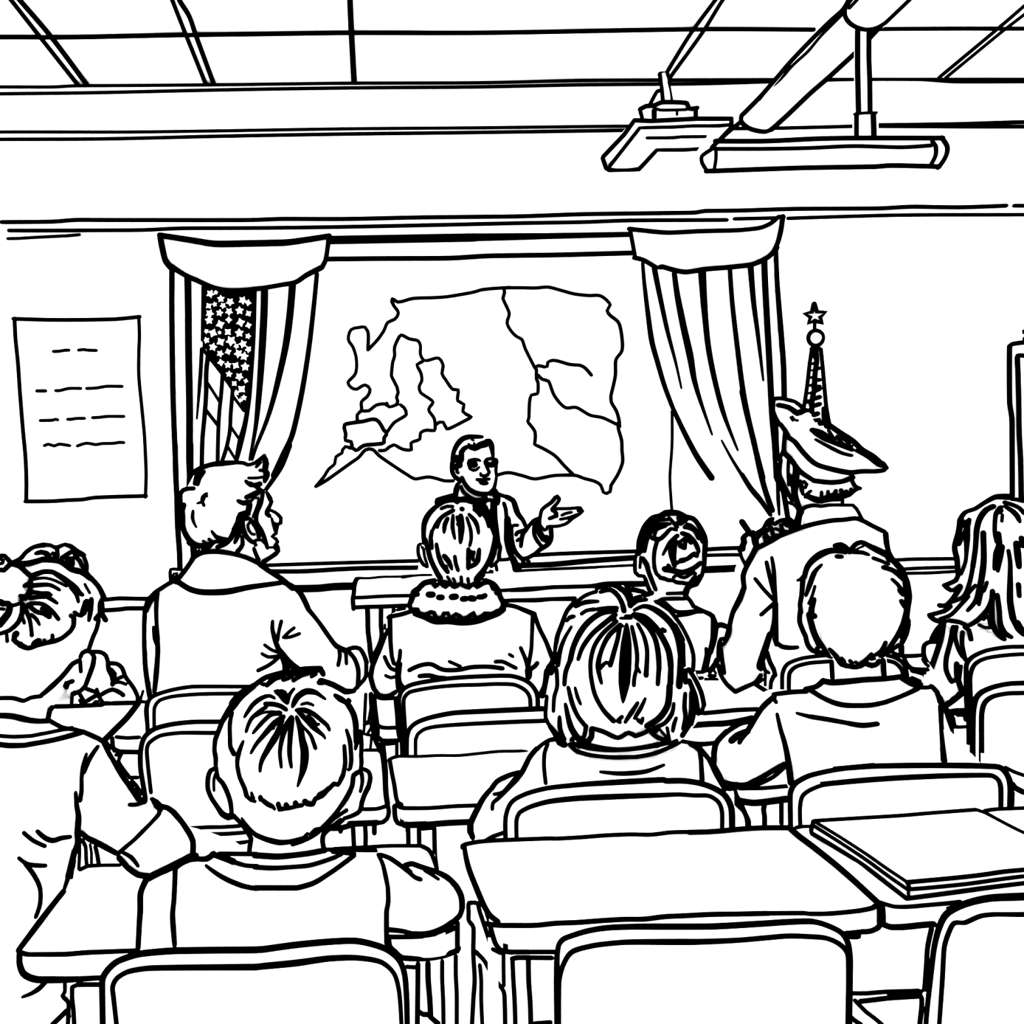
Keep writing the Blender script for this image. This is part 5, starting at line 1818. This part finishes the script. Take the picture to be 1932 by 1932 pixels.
# clasped hands, further forward
dh = 2.12
b.puff(pts(A1, "595,1200 605,1090 640,1045 680,1055 712,1105 700,1165 645,1320 585,1360 520,1355 500,1320 530,1270 590,1260"), dh, .02, 10)
b.puff(pts(A1, "680,1055 760,1055 805,1095 820,1150 850,1240 850,1310 740,1380 650,1340 650,1300 700,1170"), dh + .01, .03, 20)
b.puff(pts(A1, "820,1140 880,1140 925,1180 955,1260 1000,1310 1042,1400 1040,1440 800,1460 740,1400 850,1320 850,1240"), dh + .02, .03, 20)
b.puff(pts(A1, "500,1280 600,1360 760,1390 760,1450 560,1465 420,1470 370,1570 300,1560 380,1420"), dh + .02, .03, 16)
b.tube([P(80, 1345, D + .08), P(100, 1330, D + .2), P(125, 1310, dh)], [.035, .035, .03], 0, 12)
b.tube([P(110, 1345, dh), P(60, 1400, D + .12), P(40, 1420, D)], [.02, .03, .04], 0, 12)
# arm reaching across behind the neighbour
b.puff(pts(B8, "1050,1450 1210,1445 1270,1455 1340,1510 1400,1600 1458,1700 1462,1815 1310,1885 1120,1978 1030,1965 950,1900 880,1805 900,1700"), D - .05, .05, 40)
b.tube([P(330, 1590, D - .05), P(390, 1600, D + .02), P(440, 1610, D + .06)], [.035, .03, .022], 0, 12)
hand3(b, P(450, 1612, D + .06), (1, .3, 0), -1)
h = k.part('hair', 'hair')
h.puff(pts(A1, "60,420 100,385 160,345 220,285 330,240 420,248 490,240 560,285 640,320 662,420 680,475 740,540 792,640 770,690 760,770 700,810 620,790 570,800 555,860 480,940 350,1000 210,1032 150,1000 100,965 100,900 60,700"), D - .03, .11, 70)
hb = k.part('hair_bunch', 'hair')
hb.puff(pts(A1, "-120,420 0,325 40,330 85,380 150,410 225,480 220,540 190,560 222,600 195,640 160,645 165,700 150,820 70,900 0,930 -120,940 -200,700"), D - .10, .08, 40)
h.inks(A1, """9>8>8>8>10: 85,385 155,350 200,300 260,262 330,248
8>7>8>7>9: 330,248 380,250 420,268 490,245 540,262
9>12>8: 540,262 580,300 635,325
7>8>8>9: 632,335 655,400 655,460 690,500
9>9>10: 690,500 750,570 785,645
9: 785,645 758,690 760,770
10>12>11: 90,390 200,390 320,358
11>10>11>12: 320,358 450,372 540,432 590,445
8>8>8: 590,445 650,480 690,510
10>9>9: 245,480 330,450 400,453
8>11>12>14>8: 400,453 490,510 550,560 600,610 628,630
10>6: 540,570 575,620 592,682
5: 245,510 330,498 400,512 500,560
9>8>6: 245,555 310,550 380,552 448,588
8>6: 245,605 310,612 385,625
10: 300,618 375,618
7>8>6: 340,635 390,660 435,692
8: 225,650 300,640 340,640
7>8>8: 228,690 320,695 390,745 440,808
8>9>6: 210,700 270,750 330,770 372,802
9: 320,730 370,770 375,800
6>7>5: 232,770 275,810 300,855
9>7>8: 190,730 225,820 240,930
6: 165,790 185,845
7>11: 265,315 310,302 345,310 375,335
8: 430,265 435,340
7: 395,305 430,345
7: 380,350 440,355
9>8: 470,345 540,300 570,310
8>8>8: 560,330 600,365 635,440
9>10: 508,355 545,350 545,405
6: 490,345 535,395
9: 635,450 600,455
5: 638,540 680,615
12>13: 655,670 625,770
9>10>6: 690,660 685,730 670,820
8: 530,780 560,800
7: 560,755 580,775 620,785
9>8>8: 558,800 555,860 530,900
8>8>9>8: 530,900 470,950 410,975 340,990
9>9>9>12: 340,990 280,1005 210,1028 150,1000
9>12: 150,1000 105,965 125,910
12: 250,1000 300,970
7: 330,965 350,990 400,960
7: 395,925 398,975""")
hb.inks(A1, """8>8>8>9: 0,328 35,330 60,355 85,385
9: 85,385 50,420 30,440 -5,435
6: -5,350 25,365 20,385 -5,392
9>10>9: 90,390 150,408 190,450 232,480
9>9: 232,480 230,530 190,555
7>12: 190,555 225,560 222,610
10>12: 222,610 190,650 160,640
7: 150,630 165,645 160,680
7>7: 160,685 100,705 50,690
10: 75,690 -5,690
12: 30,700 -5,670
10>9>9>8>7: 172,700 168,760 140,830 70,895 -5,920
12>14>14: 75,715 65,760 -5,850
6: -5,730 35,735
6>7: 50,920 55,980""")
b.inks(A1, """7>11>10: 770,680 765,760 725,805
10: 770,770 800,820
8>8>8>8: 745,815 730,880 700,950 670,1040
8>9>9>10>8: 600,1120 550,1145 470,1240 370,1335 310,1385
8>8>8: 310,1390 230,1402 180,1425 100,1405 -5,1405
7: 610,1205 605,1130
8>8>8>8: 605,1100 620,1065 650,1048 690,1060 712,1100
9>9>8: 710,1100 700,1160 645,1310
8>8>8>8: 645,1310 600,1355 540,1362 500,1330
8>8>9: 500,1330 520,1285 555,1275
7>8>8>8: 690,1055 760,1058 800,1085 815,1140
8>9>9: 815,1140 820,1190 848,1240 850,1300
8>8>8>8>8: 825,1142 880,1145 920,1175 945,1240 965,1270
8>8>8: 965,1270 1010,1330 1040,1400 1035,1440
9: 835,1190 865,1225 860,1250
6>8: 865,1265 890,1258 918,1245
6: 870,1285 910,1285 950,1300
7: 845,1295 890,1280
8>8>8: 745,1390 850,1340 930,1382
8>7: 655,1335 740,1365
7: 730,1340 745,1390 775,1440
8: 740,1375 650,1430
7: 600,1370 640,1440
6: 545,1375 540,1455
5: 565,1385 560,1450
5: 600,1420 620,1455
5: 700,1450 720,1430 745,1430
8>9>9>9: 500,1290 470,1370 420,1440 375,1500
9: 375,1500 360,1570
8: 470,1368 560,1372 590,1358
8: 770,1445 1030,1440
8: 420,1468 560,1465 770,1455""", lift=.006)
b.inks(B8, """8>9>9: 1150,1390 1180,1440 1212,1470
10>10>11: 1205,1445 1260,1455 1310,1490
11>10>11: 1310,1490 1370,1560 1430,1650
11>11>11: 1430,1650 1456,1710 1455,1815
12>9>8>9: 1480,1820 1430,1825 1310,1880 1200,1935
9>9: 1200,1935 1120,1975
11>11>10: 1120,1972 1040,1960 960,1905
10>10: 960,1905 890,1825
6>8>6: 930,1795 990,1830 1042,1895""", lift=.006)
s = k.part('shirt')
s.puff(poly(A1, "-200,1760 60,1765 180,1760 400,1720 560,1670 600,1640 640,1660 740,1710 790,1745", B8, "850,1085 920,1205 1060,1400 1150,1392 1205,1450 1130,1580 1000,1710 885,1800 700,1700 605,1640 575,1720 540,1850 500,2030 470,2100 200,2450 -300,2700"), D - .02, .10, 60, .1)
s.inks(B8, """10>9: 785,965 830,1060 850,1090
9>10>10>11>12: 850,1090 920,1210 1000,1320 1060,1400 1095,1410
7>9>7: 738,995 680,1080 635,1190
5>8>7: 652,1050 625,1150 615,1240
7>8>8: 615,1240 615,1330 605,1400
6>9>11>11: 570,1342 580,1450 592,1520 585,1640
11>11>11>11: 585,1640 588,1720 560,1800 515,1980
9>7: 515,1980 485,2070
7: 978,1432 1040,1430 1100,1405
8>8>7>8: 1205,1450 1200,1500 1130,1580 1080,1630
8>7>8: 1080,1630 1010,1700 950,1750 900,1795
8>10>10>9: 608,1640 660,1685 740,1725 880,1800
7>11: 1145,1390 1180,1410 1212,1450""")
s.inks(B1, """7: 180,490 250,548 338,590
7>9>9>7: 282,478 340,528 400,548 460,530 530,520
6>7>8>7: 142,680 200,722 270,735 343,738
8>8>8>8>7: 190,720 260,815 302,910 302,1030 270,1125
10>8: 555,690 548,760
5: 560,700 540,835""")
c = k.part('collar')
c.puff(pts(A1, "-200,1525 0,1530 90,1535 220,1570 370,1578 470,1625 560,1640 620,1660 400,1720 180,1765 -200,1760"), D - .04, .10, 40)
c.inks(A1, """10>11>9: -5,1535 90,1540 220,1570 300,1578
9: 300,1578 375,1575
8>8>8>8: 375,1575 470,1625 560,1640 630,1660
9>9: 630,1660 740,1708 790,1740
7>7>7: -5,1690 100,1697 240,1690
7>7: 240,1690 400,1658 545,1628
9>10>9: -5,1755 60,1763 180,1762
9>9>10: 180,1762 400,1722 560,1680 625,1660
6: 470,1635 550,1640""")
k.done()

# ---------------------------------------------------------------- boy in front, spiky hair
D = 1.42
k = Kid('nearest boy with short hair radiating from his crown', D, (P(540, 0, D).x, D, 0))
b = k.body
sitter(b, P(545, 0, D).x, D, hx(545, 1410, D + .01), .095, .20, P(0, 1640, D).z, arms=(0, 0))
hd = b.puff(pts(B2, "390,890 440,820 540,690 640,610 720,555 860,510 1000,490 1140,488 1165,535 1230,590 1330,660 1400,790 1452,980 1450,1100 1445,1250 1410,1290 1370,1400 1250,1590 1160,1700 1150,1800 1165,1890 900,1930 600,1890 625,1790 600,1730 480,1590 470,1540 435,1420 365,1320 345,1220 338,1100 350,1000"), D, .10, 130)
b.puff(pts(B2, "360,1228 320,1240 290,1310 288,1400 330,1492 385,1575 440,1605 480,1592 470,1500 430,1400 372,1310"), D - .03, .022, 10)
b.puff(pts(B2, "1440,1245 1500,1248 1518,1310 1492,1420 1458,1490 1440,1560 1390,1600 1310,1605 1330,1560 1380,1420 1410,1300"), D - .03, .022, 10)
h = k.part('hair', 'hair')
h.puff(pts(B2, "470,820 540,690 640,605 720,550 860,508 1000,488 1140,486 1160,530 1230,588 1330,680 1390,800 1415,900 1408,1095 1370,1240 1310,1300 1240,1370 1150,1460 1080,1518 900,1548 780,1545 650,1490 580,1450 530,1300 510,1150 480,1130 455,1000"), lambda x, y: hd(x, y) + .004, .02, 16)
h.inks(B2, """10>13>15>13>10: 400,880 430,830 480,760 550,680 640,610
12>13>9>8: 470,750 520,690 580,640 640,612
9>10>9: 640,610 720,555 850,515
10>13>13>11: 850,515 930,520 1000,498 1140,488
9>10>9: 1140,488 1155,515 1160,530
10>10>11: 1140,575 1230,605 1330,660
11>10>8: 1330,660 1400,655
7: 850,575 930,545
8: 935,575 1010,530 1110,505
7: 1065,550 1110,525
6>9: 690,602 735,605 765,570
9: 735,610 800,560 860,545
10: 1120,590 1170,590
8>8>8>9: 470,820 455,900 455,1000 460,1080 485,1130
5>8>9>8: 555,1035 525,1110 510,1180 512,1230
8>8>8>9: 512,1230 530,1310 565,1390 580,1445
8>6: 580,1445 615,1480 650,1490
5>8: 617,1418 632,1475
9>8: 682,1448 690,1480 690,1475
7>9>9>6: 690,1470 740,1510 780,1530 795,1550
9: 818,1500 830,1550 850,1545
8: 850,1545 900,1540 960,1525 1000,1518
10: 880,1515 890,1535
10: 950,1500 955,1520
11>9: 1015,1485 1040,1505 1085,1512
8>9>10>8: 1085,1512 1100,1470 1150,1445 1200,1390
10>9>8: 1130,1440 1190,1405 1240,1355
8>9: 1240,1355 1270,1362 1310,1290
8>8>7: 1310,1290 1325,1200 1318,1070
11>11>11>10: 1340,745 1385,820 1405,900 1408,1000
10>10>6: 1408,1000 1410,1060 1400,1098
8>12>8: 1250,688 1290,715 1340,745
6>8>8>8: 1335,950 1360,1030 1370,1130 1372,1180
8>7: 1372,1180 1362,1240 1345,1252
7: 1345,715 1360,730
6>14>15>9: 792,655 840,675 885,740
12>8: 830,660 865,670 890,730
6>8>6: 942,635 905,680 890,745
6>11>12>12>8>5: 928,772 965,700 1030,658 1100,665 1140,690 1178,718
5>6>5: 990,758 1040,745 1088,765
5>8>9>8>5: 565,850 630,755 700,705 755,690 795,712
8>9>9>8: 722,752 790,755 840,770 878,795
7>8: 735,770 690,800
8>8>7>6: 690,800 620,860 590,920 578,960
4>5: 650,848 700,820 755,812
10>8>8>5: 830,822 770,830 700,890 630,972
6: 755,812 800,815 830,822
9>12>10>8>5: 858,850 790,900 700,1000 650,1060 612,1128
6>10>13>11>9>6: 855,860 810,980 750,1080 700,1170 685,1220 682,1265
5: 770,940 790,935
6>11>9>8>7>6: 918,848 875,930 845,1030 832,1120 838,1190 843,1235
10>10>9>9>6: 922,860 912,980 905,1100 910,1180 920,1235
5>11>12>15>16>14>9>4: 957,848 985,930 1000,1020 1018,1100 1018,1180 1005,1260 985,1320 965,1378
7: 980,900 1020,945
5>7>8: 1025,942 1065,990 1085,1040 1100,1085
7>10>9>8>8>6: 958,800 1020,800 1090,830 1150,880 1190,915 1208,955
8>9>10>12>9>5: 970,810 1030,870 1090,930 1130,965 1160,990 1175,1015
6: 1040,840 1080,870 1110,910 1130,905""", lift=.002)
b.inks(B2, """10>9>9: 400,875 372,950 345,1020
9>8>9>8: 345,1020 338,1100 348,1160 348,1225
8>9>9>9>9: 352,1238 310,1255 290,1310 290,1400 320,1470
9>9>11>12: 320,1470 360,1530 400,1585 445,1608
12: 440,1600 485,1600
8>9>9>9>8: 362,1310 400,1350 435,1420 460,1500 468,1575
6>5: 358,1255 335,1320 335,1405
7: 350,1235 365,1310
8>8>9>9: 485,1600 540,1655 590,1720 615,1770
9>9>8: 615,1770 605,1830 600,1880
8>8>8: 1440,960 1448,1050 1445,1140
8>8>8: 1445,1140 1448,1200 1440,1260
8>8>9>9: 1460,1245 1500,1262 1515,1310 1500,1380
10>9>9: 1500,1380 1470,1440 1450,1500
9>9>8>7: 1450,1500 1435,1560 1380,1595 1320,1615
8>6: 1450,1280 1455,1340 1440,1412
9>9>9>9: 1430,1265 1390,1290 1375,1380 1330,1470
9>8>8>8: 1330,1470 1260,1570 1180,1660 1140,1700
8>7: 1140,1700 1100,1702 1060,1745
4>6>9>9: 542,1612 600,1690 650,1740 730,1775
10>11>9>8: 730,1775 830,1798 920,1790 1010,1765
7: 1010,1765 1045,1728
9>8>7>7: 930,1810 1010,1785 1090,1745 1160,1690
7>7>7: 1160,1690 1240,1620 1335,1555
9>9>9>9: 1290,1630 1200,1700 1160,1740 1155,1800
9: 1155,1800 1165,1850""", lift=.012)
s = k.part('shirt')
s.puff(poly(B1, "1050,1560 1045,1400 1052,1100 1062,960 1110,845 1310,742 1440,688 1540,690 1610,655 1750,690 1930,720", B3, "200,720 400,700 560,640 740,640 920,640 1000,660 1110,735 1180,725 1300,770 1390,790 1470,840 1535,920 1560,1010 1550,1090 1490,1150 1400,1210 1290,1255 1180,1245 1002,1225 988,1400 980,1650 0,1650"), D + .01, .10, 60, .11)
s.inks(B1, """9>11>11: 1480,690 1440,690 1380,712 1320,755
10>9>9: 1320,745 1230,785 1120,840
12>11>11>10>10: 1100,850 1062,940 1058,1080 1050,1200 1042,1360
9>9>9>10>8: 1322,760 1318,880 1312,1000 1302,1110 1318,1340
9>12: 1480,685 1560,685 1610,650
10>12>12: 1600,650 1680,675 1760,705
8>8: 1760,705 1850,735 1940,740
5>8>9>9: 1552,735 1640,800 1730,850 1830,890
9>9: 1830,890 1900,905 1940,910
9>8: 1655,648 1780,648 1932,650""")
s.inks(B3, """11>11>10: -10,660 160,670 260,662
10>10>11: 260,662 400,645 520,620
9>9>8: -10,748 130,755 230,750
8>8>8: 230,750 400,735 520,700 600,672
7: 600,672 650,650
10>10: -10,905 150,905 310,905
10>10>9>9>9: 310,905 430,870 540,805 640,735 740,660
9: 740,650 700,640 580,630
7>8>9>8: 920,650 955,720 975,800 995,900
8>9: 995,900 998,1010 985,1080
9>9: 985,1080 985,1330
8>9>9>8: 940,655 1010,680 1110,750 1160,790
8>8: 1160,790 1200,825 1242,840
9>10>10>10: 1115,740 1170,722 1270,755 1360,782
9>11>11: 1360,782 1450,830 1510,890
11>11>11: 1510,890 1550,970 1555,1060
10>9: 1555,1060 1540,1110 1490,1160
10>12>12>8: 1490,1160 1400,1220 1290,1255 1180,1250
8>9: 1180,1250 1100,1230 1003,1220
7>6: 1270,770 1320,800 1375,838
6: 1130,745 1175,790""")
k.done()

# ---------------------------------------------------------------- tidy
for o in sc.objects:
    if '_b' in o:
        del o['_b']
